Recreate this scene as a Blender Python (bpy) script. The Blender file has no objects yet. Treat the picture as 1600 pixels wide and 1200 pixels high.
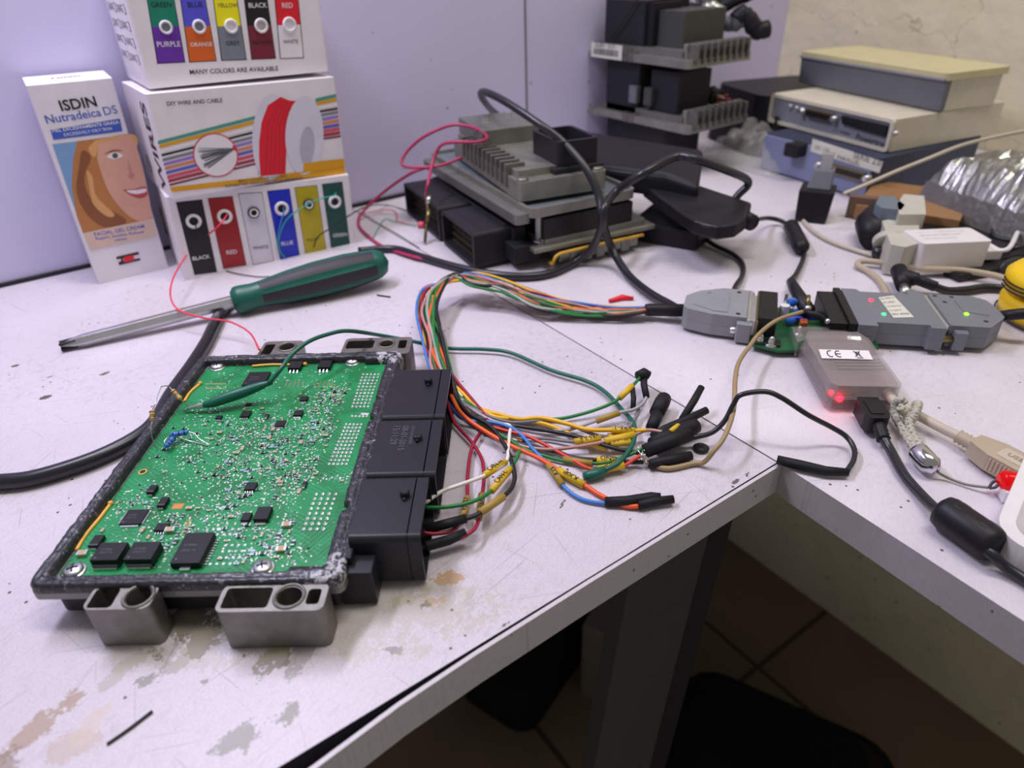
import bpy, math, random
from mathutils import Matrix, Vector, noise
from mathutils.geometry import tessellate_polygon

scn = bpy.context.scene
col = scn.collection
R = math.radians
# ---------------------------------------------------------------- camera
F, PITCH, ROLL, YAW = 1072.66, .5686016, .0355723, .5977151
CAM = Vector((0, 0, .2))
fw = Vector((math.sin(YAW)*math.cos(PITCH), math.cos(YAW)*math.cos(PITCH), -math.sin(PITCH)))
rt0 = Vector((math.cos(YAW), -math.sin(YAW), 0)); dn0 = fw.cross(rt0)
rt = math.cos(ROLL)*rt0 + math.sin(ROLL)*dn0
dn = -math.sin(ROLL)*rt0 + math.cos(ROLL)*dn0
cam = bpy.data.cameras.new('camera'); camo = bpy.data.objects.new('camera', cam); col.objects.link(camo)
cam.sensor_width = 36; cam.lens = F/1600*36; cam.clip_start = .005; cam.clip_end = 20
camo.matrix_world = Matrix(((rt.x, -dn.x, -fw.x, CAM.x), (rt.y, -dn.y, -fw.y, CAM.y), (rt.z, -dn.z, -fw.z, CAM.z), (0, 0, 0, 1)))
cam.dof.use_dof = True; cam.dof.focus_distance = .315; cam.dof.aperture_fstop = 9
scn.camera = camo
scn.view_settings.view_transform = 'Standard'; scn.view_settings.look = 'None'
scn.view_settings.gamma = 1; scn.view_settings.exposure = 0.0
try: scn.view_settings.use_curve_mapping = False
except Exception: pass
# ---------------------------------------------------------------- light
w = bpy.data.worlds.new('room_ambient'); scn.world = w; w.use_nodes = True
w.node_tree.nodes['Background'].inputs[0].default_value = (.96, .92, .84, 1)
w.node_tree.nodes['Background'].inputs[1].default_value = .24
def area(name, loc, target, sx, sy, power, color):
    l = bpy.data.lights.new(name, 'AREA'); l.shape = 'RECTANGLE'; l.size = sx; l.size_y = sy; l.energy = power; l.color = color
    o = bpy.data.objects.new(name, l); col.objects.link(o); o.location = loc
    o.rotation_euler = (Vector(target)-Vector(loc)).to_track_quat('-Z', 'Y').to_euler(); return o
area('bench_lamp', (-.02, .50, .62), (.12, .30, 0), .34, .05, 3.3, (.83, .80, 1))
area('ceiling_lamp', (.48, .08, 1.6), (.55, .15, 0), 1.0, .25, 13.0, (1, .95, .88))

def ray(px, py):
    return rt*((px-800)/F) + dn*((py-600)/F) + fw
def at(px, py, h=0.):                     # a point standing at height h above the desk
    d = ray(px, py); return CAM + d*((h-CAM.z)/d.z)
def atY(px, py, Y):
    d = ray(px, py); return CAM + d*(Y/d.y)
def atX(px, py, X):
    d = ray(px, py); return CAM + d*(X/d.x)
def TR(x, y, z, yaw=0, ry=0, rx=0):
    return Matrix.Translation((x, y, z)) @ Matrix.Rotation(R(yaw), 4, 'Z') @ Matrix.Rotation(R(ry), 4, 'Y') @ Matrix.Rotation(R(rx), 4, 'X')
def lean(k, k2=0.): return Matrix(((1, 0, k, 0), (0, 1, k2, 0), (0, 0, 1, 0), (0, 0, 0, 1)))
def frame(px1, px2, h):                   # frame at first point, x axis towards the second
    a = at(*px1, h); b = at(*px2, h); d = b-a
    return TR(a.x, a.y, 0, math.degrees(math.atan2(d.y, d.x)))
# ---------------------------------------------------------------- materials
def lin(h):
    c = [int(h[i:i+2], 16)/255 for i in (1, 3, 5)]
    return tuple([(x/12.92 if x <= .04045 else ((x+.055)/1.055)**2.4) for x in c]+[1])
MAT = {}
def mat(name, hexc, rough=.5, metal=0., var=.12, vs=60., bump=0., bs=400., emit=0., trans=0., alpha=1., spec=.5, coat=0.):
    m = bpy.data.materials.new(name); m.use_nodes = True; nt = m.node_tree; b = nt.nodes['Principled BSDF']
    c = lin(hexc)
    b.inputs['Base Color'].default_value = c; b.inputs['Roughness'].default_value = rough; b.inputs['Metallic'].default_value = metal
    b.inputs['Specular IOR Level'].default_value = spec; b.inputs['Coat Weight'].default_value = coat
    if trans: b.inputs['Transmission Weight'].default_value = trans; b.inputs['IOR'].default_value = 1.3
    if alpha < 1: b.inputs['Alpha'].default_value = alpha
    if emit: b.inputs['Emission Color'].default_value = c; b.inputs['Emission Strength'].default_value = emit
    tc = nt.nodes.new('ShaderNodeTexCoord')
    if var:
        n = nt.nodes.new('ShaderNodeTexNoise'); n.inputs['Scale'].default_value = vs; n.inputs['Detail'].default_value = 4
        nt.links.new(tc.outputs['Object'], n.inputs['Vector'])
        mx = nt.nodes.new('ShaderNodeMix'); mx.data_type = 'RGBA'
        mx.inputs[6].default_value = tuple([x*(1-var) for x in c[:3]]+[1]); mx.inputs[7].default_value = tuple([min(1, x*(1+var)) for x in c[:3]]+[1])
        nt.links.new(n.outputs['Fac'], mx.inputs[0]); nt.links.new(mx.outputs[2], b.inputs['Base Color'])
    if bump:
        n2 = nt.nodes.new('ShaderNodeTexNoise'); n2.inputs['Scale'].default_value = bs; n2.inputs['Detail'].default_value = 3
        nt.links.new(tc.outputs['Object'], n2.inputs['Vector'])
        bp = nt.nodes.new('ShaderNodeBump'); bp.inputs['Strength'].default_value = bump; bp.inputs['Distance'].default_value = .0006
        nt.links.new(n2.outputs['Fac'], bp.inputs['Height']); nt.links.new(bp.outputs[0], b.inputs['Normal'])
    MAT[name] = m; return m
for a in [
 ('card', '#e9e3ea', .55), ('card_in', '#c9c2c4', .7), ('card_wear', '#7d7570', .8), ('ink', '#1b1a20', .5), ('inkgrey', '#4a4650', .5), ('paper', '#eeeaec', .6),
 ('g_green', '#12826a', .45), ('g_purple', '#6a2fa8', .45), ('g_blue', '#5552d2', .45), ('g_orange', '#dd6420', .45), ('g_yellow', '#f8ea08', .45), ('g_grey', '#7b8290', .45),
 ('g_black', '#101014', .45), ('g_brown', '#7a1f33', .45), ('g_red', '#e0182e', .45), ('g_white', '#ece8ee', .45), ('g_gold', '#dfa012', .45), ('g_teal', '#4c9a8c', .45), ('g_mag', '#b05ac0', .45),
 ('g_lilac', '#9a78d0', .45), ('g_salmon', '#d8875e', .45), ('g_mblue', '#5a62c8', .45), ('g_rose', '#d8506a', .45), ('g_dred', '#a83448', .45), ('spoolred', '#e0142c', .35), ('spoolred2', '#c01028', .35), ('spool', '#dcd8ea', .4), ('spool2', '#b9b4c8', .4),
 ('w_black', '#15151c', .5), ('w_red', '#9c1d20', .4), ('w_white', '#d6d2e0', .4), ('w_blue', '#1a2ec0', .4), ('w_yellow', '#b9a80c', .4), ('w_green', '#0e4a42', .4),
 ('is_blue', '#3f5fbc', .45), ('is_sky', '#7ba3cf', .5), ('skin', '#dba690', .5), ('skin2', '#c98c78', .5), ('hair', '#b97a44', .5), ('hair2', '#8a5330', .5), ('hair3', '#dba468', .5), ('lips', '#c04a58', .5), ('eye', '#4c5a62', .4), ('tan', '#dcc0b0', .5),
 ('rub', '#1d1c22', .45), ('rubs', '#222229', .32), ('cblack', '#15151a', .42), ('shrink', '#1b1b1f', .6), ('drvgreen', '#0f5a4c', .4), ('drvblack', '#26242e', .55),
 ('beige', '#c3b8a8', .45), ('beige2', '#b3a48e', .5), ('cream', '#d6cfbd', .5), ('creamtop', '#c9c196', .5), ('panel', '#8a8c98', .5), ('slate', '#6a6d76', .5), ('bluebox', '#7f86a8', .5), ('bluedark', '#333a52', .5), ('lbl', '#d9d8cc', .5),
 ('hood', '#8b8d92', .48), ('hood2', '#74777f', .48), ('dsock', '#1a1a1c', .4), ('wlabel', '#d9b324', .5), ('wlabel2', '#a88a3c', .55),
 ('y_yellow', '#e9b21c', .4), ('y_green', '#1c7a38', .4), ('y_dgreen', '#0f5f4e', .4), ('y_white', '#e6e2dc', .4), ('y_red', '#d43a28', .4), ('y_orange', '#ee5c26', .4), ('y_blue', '#3f7fd0', .4), ('y_grey', '#7a7a80', .4), ('y_lgrey', '#a9a6ac', .4), ('y_wine', '#9a1636', .4), ('y_brown', '#6a4030', .4), ('y_pink', '#b98a86', .4), ('y_black', '#18181b', .4), ('y_tan', '#a08a66', .45), ('y_mag', '#b02a5c', .4), ('y_cyan', '#48a8a0', .4), ('y_lred', '#e8405a', .35), ('y_bluegreen', '#1fa08a', .4),
 ('gold', '#d6a637', .4), ('seal_y', '#e8b04a', .4), ('copper', '#b0562c', .5), ('chip', '#18181c', .5), ('chipt', '#55555c', .6), ('smdb', '#232a34', .5), ('smdt', '#b59a78', .5), ('smdblue', '#7fa2b8', .5), ('resblue', '#2f7fd6', .35), ('resbeige', '#c8a878', .5), ('band1', '#7a2a1c', .5), ('band2', '#2a1c18', .5),
 ('whitep', '#e6e2e4', .35), ('whiteg', '#bdb9b8', .5), ('tape', '#f0c810', .4), ('tapeblk', '#2a1a14', .5), ('wood', '#98714a', .6), ('woodd', '#735746', .6), ('obd', '#c0beb2', .5), ('obdd', '#6d7884', .5), ('legm', '#41423f', .55), ('legd', '#24242a', .5), ('bag', '#0c0c0e', .9), ('bucket', '#6b625a', .7), ('silk', '#c9a54a', .5), ('qr', '#c9772f', .5), ('cap_blue', '#2f6fd0', .4), ('grass', '#135a32', .4), ('redtag', '#c0203a', .5)]:
    mat(*a)
mat('alu', '#827f79', .45, .85, .3, 200, .3, 2200); mat('alud', '#8a8a86', .5, .75, .25, 90, .4, 500); mat('aluf', '#9b9a92', .5, .8, .25, 90, .3, 500); mat('steel', '#d4d4da', .36, .95); mat('tin', '#d9dcda', .25, .9, .1)
mat('plate_blue', '#828c98', .45, .5, .1); mat('chrome', '#d4d4dc', .12, 1, 0); mat('brass', '#8f8058', .4, .9); mat('blacktex', '#26252b', .5, 0, .15, 60, .12, 2500); mat('ecublack', '#23232a', .36, 0, .15, 45, .10, 2500)
mat('sealant', '#25252c', .42, 0, .3, 300, 1.0, 500, coat=.2)
mat('padw', '#e4e6e0', .35, .25, 0); mat('led_red', '#ff1020', .4, emit=14, var=0); mat('led_green', '#20ff60', .4, emit=6, var=0); mat('led_lime', '#70ff10', .4, emit=6, var=0); mat('redgel', '#e01018', .2, 0, 0, trans=.5, emit=.25)
mat('foil', '#a4a4a0', .34, .85, .3, 60, 1.0, 160); mat('cord', '#c9c4b4', .5, 0, .75, 2200, 1, 2200)
mat('clear', '#b0a4a4', .2, 0, .05, alpha=.33, bump=.1, bs=900); mat('bagclear', '#cfcccc', .25, 0, .1, alpha=.28, bump=1, bs=80)
mat('scuff', '#8d8c90', .5, 0, .3)

def nodes(m): return m.node_tree, m.node_tree.nodes, m.node_tree.links, m.node_tree.nodes['Principled BSDF']
def ramp(ns, p0, c0, p1, c1):
    r = ns.new('ShaderNodeValToRGB'); e = r.color_ramp.elements
    e[0].position = p0; e[0].color = c0; e[1].position = p1; e[1].color = c1; return r
def mixc(ns, ls, fac, a, b):
    mx = ns.new('ShaderNodeMix'); mx.data_type = 'RGBA'
    for i, v in ((0, fac), (6, a), (7, b)):
        if isinstance(v, (tuple, float)): mx.inputs[i].default_value = v
        else: ls.new(v, mx.inputs[i])
    return mx.outputs[2]
def math_(ns, ls, op, a, b=0., c=None):
    n = ns.new('ShaderNodeMath'); n.operation = op
    for i, v in enumerate((a, b) if c is None else (a, b, c)):
        if isinstance(v, (int, float)): n.inputs[i].default_value = v
        else: ls.new(v, n.inputs[i])
    return n.outputs[0]
def tex(ns, ls, kind, vec, **k):
    n = ns.new('ShaderNodeTex'+kind)
    for a, v in k.items(): n.inputs[a].default_value = v
    ls.new(vec, n.inputs['Vector']); return n
W1 = (1, 1, 1, 1); B0 = (0, 0, 0, 1)
def desk_material(name, base, stains, grain):
    m = mat(name, base, .42, var=0); nt, ns, ls, b = nodes(m)
    g = ns.new('ShaderNodeNewGeometry').outputs['Position']
    n1 = tex(ns, ls, 'Noise', g, Scale=9., Detail=6.)
    c = mixc(ns, ls, ramp(ns, .3, B0, .7, W1).outputs[0], lin('#cdc6d0'), lin(base))
    r1 = c.node.inputs[0].links[0].from_node; ls.new(n1.outputs['Fac'], r1.inputs[0])
    n2 = tex(ns, ls, 'Noise', g, Scale=1300., Detail=3.)                       # fine paint speckle
    r2 = ramp(ns, .38, (.80, .77, .80, 1), .62, W1); ls.new(n2.outputs['Fac'], r2.inputs[0])
    mx = ns.new('ShaderNodeMix'); mx.data_type = 'RGBA'; mx.blend_type = 'MULTIPLY'; mx.inputs[0].default_value = .55*grain
    ls.new(c, mx.inputs[6]); ls.new(r2.outputs[0], mx.inputs[7]); c = mx.outputs[2]
    def turned(ang_, scl):
        a_ = ns.new('ShaderNodeMapping'); a_.inputs['Rotation'].default_value = (0, 0, R(ang_)); ls.new(g, a_.inputs[0])
        b__ = ns.new('ShaderNodeMapping'); b__.inputs['Scale'].default_value = scl; ls.new(a_.outputs[0], b__.inputs[0]); return b__
    mp = turned(-30, (130, 2200, 1))
    n3 = tex(ns, ls, 'Noise', mp.outputs[0], Scale=1., Detail=3.)             # brushed streaks
    r3 = ramp(ns, .56, W1, .70, (.68, .66, .68, 1)); ls.new(n3.outputs['Fac'], r3.inputs[0])
    mx = ns.new('ShaderNodeMix'); mx.data_type = 'RGBA'; mx.blend_type = 'MULTIPLY'; mx.inputs[0].default_value = .5*grain
    ls.new(c, mx.inputs[6]); ls.new(r3.outputs[0], mx.inputs[7]); c = mx.outputs[2]
    n4 = tex(ns, ls, 'Voronoi', g, Scale=150.)                                # sparse dark crumbs and dots
    n5 = tex(ns, ls, 'Noise', g, Scale=22.)
    dot = math_(ns, ls, 'MULTIPLY', math_(ns, ls, 'LESS_THAN', n4.outputs['Distance'], .10), math_(ns, ls, 'GREATER_THAN', n5.outputs['Fac'], .56))
    c = mixc(ns, ls, dot, c, lin('#5c5148'))
    n8 = tex(ns, ls, 'Noise', g, Scale=240., Detail=4., Roughness=.7)          # worn grey mottling
    n9 = tex(ns, ls, 'Noise', g, Scale=16., Detail=3.)
    r8 = ramp(ns, .50, B0, .66, W1); ls.new(n8.outputs['Fac'], r8.inputs[0]); r9 = ramp(ns, .42, B0, .62, W1); ls.new(n9.outputs['Fac'], r9.inputs[0])
    c = mixc(ns, ls, math_(ns, ls, 'MULTIPLY', math_(ns, ls, 'MULTIPLY', r8.outputs[0], r9.outputs[0]), .42*grain), c, lin('#a8a0a4'))
    for ang_, sc_a, th_ in ((25, 14., .735), (-48, 11., .74), (70, 16., .74), (-12, 12., .735), (100, 20., .74)):   # long fine scratches
        mq = turned(ang_, (sc_a, sc_a*60, 1))
        nq = tex(ns, ls, 'Noise', mq.outputs[0], Scale=1., Detail=1.); rq = ramp(ns, th_, B0, th_+.012, W1); ls.new(nq.outputs['Fac'], rq.inputs[0])
        c = mixc(ns, ls, math_(ns, ls, 'MULTIPLY', rq.outputs[0], .32*grain), c, lin('#6a6266'))
    n6 = tex(ns, ls, 'Noise', g, Scale=95., Detail=5., Roughness=.65)
    n10 = tex(ns, ls, 'Noise', g, Scale=650., Detail=4., Roughness=.7)
    sx = ns.new('ShaderNodeSeparateXYZ'); ls.new(g, sx.inputs[0])
    for (cx, cy, rx, ry, ang, hexc, op) in stains:
        ca, sa = math.cos(R(ang)), math.sin(R(ang))
        X = math_(ns, ls, 'SUBTRACT', sx.outputs[0], cx); Y = math_(ns, ls, 'SUBTRACT', sx.outputs[1], cy)
        U = math_(ns, ls, 'ADD', math_(ns, ls, 'MULTIPLY', X, ca/rx), math_(ns, ls, 'MULTIPLY', Y, sa/rx))
        V = math_(ns, ls, 'ADD', math_(ns, ls, 'MULTIPLY', X, -sa/ry), math_(ns, ls, 'MULTIPLY', Y, ca/ry))
        D = math_(ns, ls, 'ADD', math_(ns, ls, 'MULTIPLY', U, U), math_(ns, ls, 'MULTIPLY', V, V))
        Q = math_(ns, ls, 'ADD', D, math_(ns, ls, 'MULTIPLY', math_(ns, ls, 'SUBTRACT', n6.outputs['Fac'], .5), 5.5)); Q = math_(ns, ls, 'ADD', Q, math_(ns, ls, 'MULTIPLY', math_(ns, ls, 'SUBTRACT', n10.outputs['Fac'], .5), 2.6))
        rr = ramp(ns, .0, (op, op, op, 1), .12, B0)
        ls.new(math_(ns, ls, 'SUBTRACT', Q, .55), rr.inputs[0]); c = mixc(ns, ls, rr.outputs[0], c, lin(hexc))
    ls.new(c, b.inputs['Base Color'])
    bp = ns.new('ShaderNodeBump'); bp.inputs['Strength'].default_value = .06*grain; bp.inputs['Distance'].default_value = .0001
    ls.new(n2.outputs['Fac'], bp.inputs['Height']); ls.new(bp.outputs[0], b.inputs['Normal'])
def S(px, py, rx, ry, ang, hexc, op=.8):
    p = at(px, py); return (p.x, p.y, rx, ry, ang, hexc, op)
desk_material('desk_a', '#d9d3de', [
    S(300, 985, .011, .016, 60, '#5f584e', .8), S(420, 1038, .010, .005, 20, '#8a857c', .85), S(438, 1122, .006, .005, 0, '#8e8a82', .85), S(370, 1160, .009, .005, 10, '#8e8a82', .8),
    S(225, 1065, .003, .006, 70, '#8e8a86', .85), S(60, 1140, .016, .005, 25, '#a08468', .7), S(10, 1190, .006, .005, 0, '#8c7c6c', .7), S(110, 1165, .006, .008, 60, '#b9a490', .5),
    S(700, 902, .007, .004, -30, '#b98a50', .75), S(680, 940, .005, .003, 0, '#c9a070', .6), S(664, 947, .0025, .002, 0, '#77736c', .9), S(735, 945, .006, .003, 60, '#b4b0b4', .7),
    S(300, 1010, .02, .004, 30, '#8a8478', .5), S(195, 1045, .010, .0035, 20, '#aaa49c', .6), S(318, 1065, .0022, .0018, 0, '#8c8884', .9), S(615, 1015, .004, .002, -40, '#8a8684', .8),
    S(330, 1000, .045, .012, -30, '#a8a082', .30), S(590, 960, .050, .018, -35, '#b4aa86', .32), S(480, 1010, .012, .005, 40, '#6f6a60', .5), S(640, 930, .010, .004, 0, '#a39a70', .4), S(1168, 741, .0035, .0012, 20, '#3c3836', .9), S(1150, 752, .003, .001, 10, '#4c4844', .9), S(790, 976, .003, .0012, 0, '#5c5854', .9), S(23, 572, .0028, .0018, 0, '#5a3a1c', .9), S(70, 621, .003, .002, 0, '#4a3220', .9), S(163, 584, .0035, .0016, 10, '#6a4a2c', .9), S(77, 589, .003, .001, 0, '#5a4432', .9), S(140, 1130, .008, .004, 50, '#cbbcb0', .6), S(960, 560, .004, .0012, 20, '#5f5040', .9), S(880, 786, .004, .001, 30, '#5a5250', .9)], 1.0)
desk_material('desk_b', '#e6e1ea', [S(1560, 905, .006, .003, 0, '#cfcad0', .5)], .55)
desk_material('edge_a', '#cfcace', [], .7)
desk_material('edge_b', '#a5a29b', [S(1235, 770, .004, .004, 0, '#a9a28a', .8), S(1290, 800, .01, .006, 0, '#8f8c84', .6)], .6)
# lilac panel with specks
m = mat('lilac', '#cfc8ea', .5, var=0); nt, ns, ls, b = nodes(m); g = ns.new('ShaderNodeNewGeometry').outputs['Position']
n = tex(ns, ls, 'Noise', g, Scale=5., Detail=3.); c = mixc(ns, ls, n.outputs['Fac'], lin('#c6c0e4'), lin('#d6d0ee'))
v = tex(ns, ls, 'Voronoi', g, Scale=70.); n5 = tex(ns, ls, 'Noise', g, Scale=30.)
c = mixc(ns, ls, math_(ns, ls, 'MULTIPLY', math_(ns, ls, 'LESS_THAN', v.outputs['Distance'], .085), math_(ns, ls, 'GREATER_THAN', n5.outputs['Fac'], .56)), c, lin('#6a6480')); ls.new(c, b.inputs['Base Color'])
# cream plaster with cracks
m = mat('plaster', '#d9d2bc', .85, var=0); nt, ns, ls, b = nodes(m); g = ns.new('ShaderNodeNewGeometry').outputs['Position']
n = tex(ns, ls, 'Noise', g, Scale=14., Detail=6.); c = mixc(ns, ls, n.outputs['Fac'], lin('#dcd3b4'), lin('#f2ead0'))
wv = ns.new('ShaderNodeVectorMath'); wv.operation = 'ADD'; nn = tex(ns, ls, 'Noise', g, Scale=25., Detail=4.)
sc_ = ns.new('ShaderNodeVectorMath'); sc_.operation = 'SCALE'; sc_.inputs['Scale'].default_value = .09; ls.new(nn.outputs['Color'], sc_.inputs[0]); ls.new(g, wv.inputs[0]); ls.new(sc_.outputs[0], wv.inputs[1])
v = tex(ns, ls, 'Voronoi', wv.outputs[0], Scale=5.); v.feature = 'DISTANCE_TO_EDGE'
c = mixc(ns, ls, math_(ns, ls, 'MULTIPLY', math_(ns, ls, 'LESS_THAN', v.outputs['Distance'], .003), .4), c, lin('#7c745c'))
v2 = tex(ns, ls, 'Voronoi', g, Scale=45.); n5 = tex(ns, ls, 'Noise', g, Scale=12.)
c = mixc(ns, ls, math_(ns, ls, 'MULTIPLY', math_(ns, ls, 'LESS_THAN', v2.outputs['Distance'], .09), math_(ns, ls, 'GREATER_THAN', n5.outputs['Fac'], .55)), c, lin('#80785f')); ls.new(c, b.inputs['Base Color'])
bp = ns.new('ShaderNodeBump'); bp.inputs['Strength'].default_value = .8; bp.inputs['Distance'].default_value = .004; n7 = tex(ns, ls, 'Noise', g, Scale=30., Detail=8.)
ls.new(n7.outputs['Fac'], bp.inputs['Height']); ls.new(bp.outputs[0], b.inputs['Normal'])
# floor
m = mat('floor_tile', '#6a5a48', .6, var=0); nt, ns, ls, b = nodes(m); g = ns.new('ShaderNodeNewGeometry').outputs['Position']
n = tex(ns, ls, 'Noise', g, Scale=6., Detail=6.); c = mixc(ns, ls, n.outputs['Fac'], lin('#5c4c3c'), lin('#8b7a64'))
bk = tex(ns, ls, 'Brick', g, Scale=3.); bk.offset = 0; bk.inputs['Mortar Size'].default_value = .012; bk.inputs['Brick Width'].default_value = 1.; bk.inputs['Row Height'].default_value = 1.
c = mixc(ns, ls, bk.outputs['Fac'], c, lin('#3a3026')); ls.new(c, b.inputs['Base Color'])
# circuit board lacquer with traces
m = mat('pcb', '#1f9a5e', .45, var=0, spec=.35); nt, ns, ls, b = nodes(m); tc = ns.new('ShaderNodeTexCoord').outputs['Object']
mp = ns.new('ShaderNodeMapping'); mp.inputs['Rotation'].default_value = (0, 0, R(35.4)); ls.new(tc, mp.inputs[0]); P_ = mp.outputs[0]
n = tex(ns, ls, 'Noise', P_, Scale=55., Detail=2.); r = ramp(ns, .45, B0, .5, W1); ls.new(n.outputs['Fac'], r.inputs[0])
c = mixc(ns, ls, r.outputs[0], lin('#08743c'), lin('#0f8448'))
for sc, rot, dist in ((1100., 0, 2.), (1100., 90, 2.), (900., 45, 2.)):
    q = ns.new('ShaderNodeMapping'); q.inputs['Rotation'].default_value = (0, 0, R(rot)); ls.new(P_, q.inputs[0])
    wv = tex(ns, ls, 'Wave', q.outputs[0], Scale=sc/6.28*1., Distortion=dist, Detail=1.); wv.inputs['Detail Scale'].default_value = .35
    r = ramp(ns, .86, B0, .95, W1); ls.new(wv.outputs['Fac'], r.inputs[0])
    nn = tex(ns, ls, 'Noise', P_, Scale=45.+rot, Detail=1.); rr = ramp(ns, .5, B0, .54, W1); ls.new(nn.outputs['Fac'], rr.inputs[0])
    c = mixc(ns, ls, math_(ns, ls, 'MULTIPLY', math_(ns, ls, 'MULTIPLY', r.outputs[0], rr.outputs[0]), .55), c, lin('#3fa877') if rot != 45 else lin('#085a32'))
ls.new(c, b.inputs['Base Color'])
# sealant with pale scuffs
nt, ns, ls, b = nodes(MAT['sealant']); tc = ns.new('ShaderNodeTexCoord').outputs['Object']
n = tex(ns, ls, 'Noise', tc, Scale=300., Detail=6., Roughness=.8); r = ramp(ns, .57, B0, .64, W1); ls.new(n.outputs['Fac'], r.inputs[0])
n2 = tex(ns, ls, 'Noise', tc, Scale=35.); r2 = ramp(ns, .45, B0, .6, W1); ls.new(n2.outputs['Fac'], r2.inputs[0])
vd = ns.new('ShaderNodeVectorMath'); vd.operation = 'DISTANCE'; ls.new(tc, vd.inputs[0]); vd.inputs[1].default_value = (.106, .003, .02)
vd2 = ns.new('ShaderNodeVectorMath'); vd2.operation = 'DISTANCE'; ls.new(tc, vd2.inputs[0]); vd2.inputs[1].default_value = (.105, .155, .02)
worn = math_(ns, ls, 'MULTIPLY', math_(ns, ls, 'GREATER_THAN', n.outputs['Fac'], .50), math_(ns, ls, 'LESS_THAN', math_(ns, ls, 'MINIMUM', vd.outputs['Value'], vd2.outputs['Value']), .010))
ls.new(mixc(ns, ls, math_(ns, ls, 'MAXIMUM', worn, math_(ns, ls, 'MULTIPLY', r.outputs[0], r2.outputs[0])), lin('#23232b'), lin('#b4b4bc')), b.inputs['Base Color'])

for k_ in ('chip', 'ecublack', 'blacktex', 'rub', 'bag', 'legd', 'dsock', 'shrink'): MAT[k_].node_tree.nodes['Principled BSDF'].inputs['Specular IOR Level'].default_value = .28
# ---------------------------------------------------------------- mesh tools
MW = {}
def rrect(x0, y0, x1, y1, r, n=4):
    o = []
    for cx, cy, a0 in ((x1-r, y0+r, -90), (x1-r, y1-r, 0), (x0+r, y1-r, 90), (x0+r, y0+r, 180)):
        for i in range(n+1):
            a = R(a0+90*i/n); o.append((cx+r*math.cos(a), cy+r*math.sin(a)))
    return o
def ell(cx, cy, rx, ry, n=24, a0=0, a1=360, rot=0):
    o = []
    full = abs(a1-a0) == 360
    for i in range(n if full else n+1):
        a = R(a0+(a1-a0)*i/n); x, y = rx*math.cos(a), ry*math.sin(a); c, s = math.cos(R(rot)), math.sin(R(rot))
        o.append((cx+x*c-y*s, cy+x*s+y*c))
    return o
def smooth_path(pts, n=7):
    P = [Vector(p) for p in pts]
    if len(P) < 3: return P
    P = [P[0]*2-P[1]]+P+[P[-1]*2-P[-2]]; out = []
    for i in range(1, len(P)-2):
        a, b, c, d = P[i-1], P[i], P[i+1], P[i+2]
        for k in range(n):
            t = k/n; out.append(.5*((2*b)+(c-a)*t+(2*a-5*b+4*c-d)*t*t+(3*b-a-3*c+d)*t*t*t))
    out.append(P[-2].copy()); return out
TXT = {}
def text_geo(s, wt=0.):
    k = (s, wt)
    if k not in TXT:
        cu = bpy.data.curves.new('lettering', 'FONT'); cu.body = s; cu.size = 1; cu.offset = wt; cu.resolution_u = 3
        ob = bpy.data.objects.new('lettering', cu); col.objects.link(ob); bpy.context.view_layer.update()
        me = bpy.data.meshes.new_from_object(ob.evaluated_get(bpy.context.evaluated_depsgraph_get()))
        vs = [v.co.copy() for v in me.vertices]; fs = [tuple(p.vertices) for p in me.polygons]
        bpy.data.objects.remove(ob); bpy.data.curves.remove(cu); bpy.data.meshes.remove(me)
        x0 = min([v.x for v in vs] or [0]); x1 = max([v.x for v in vs] or [1]); TXT[k] = (vs, fs, x0, x1)
    return TXT[k]
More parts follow.
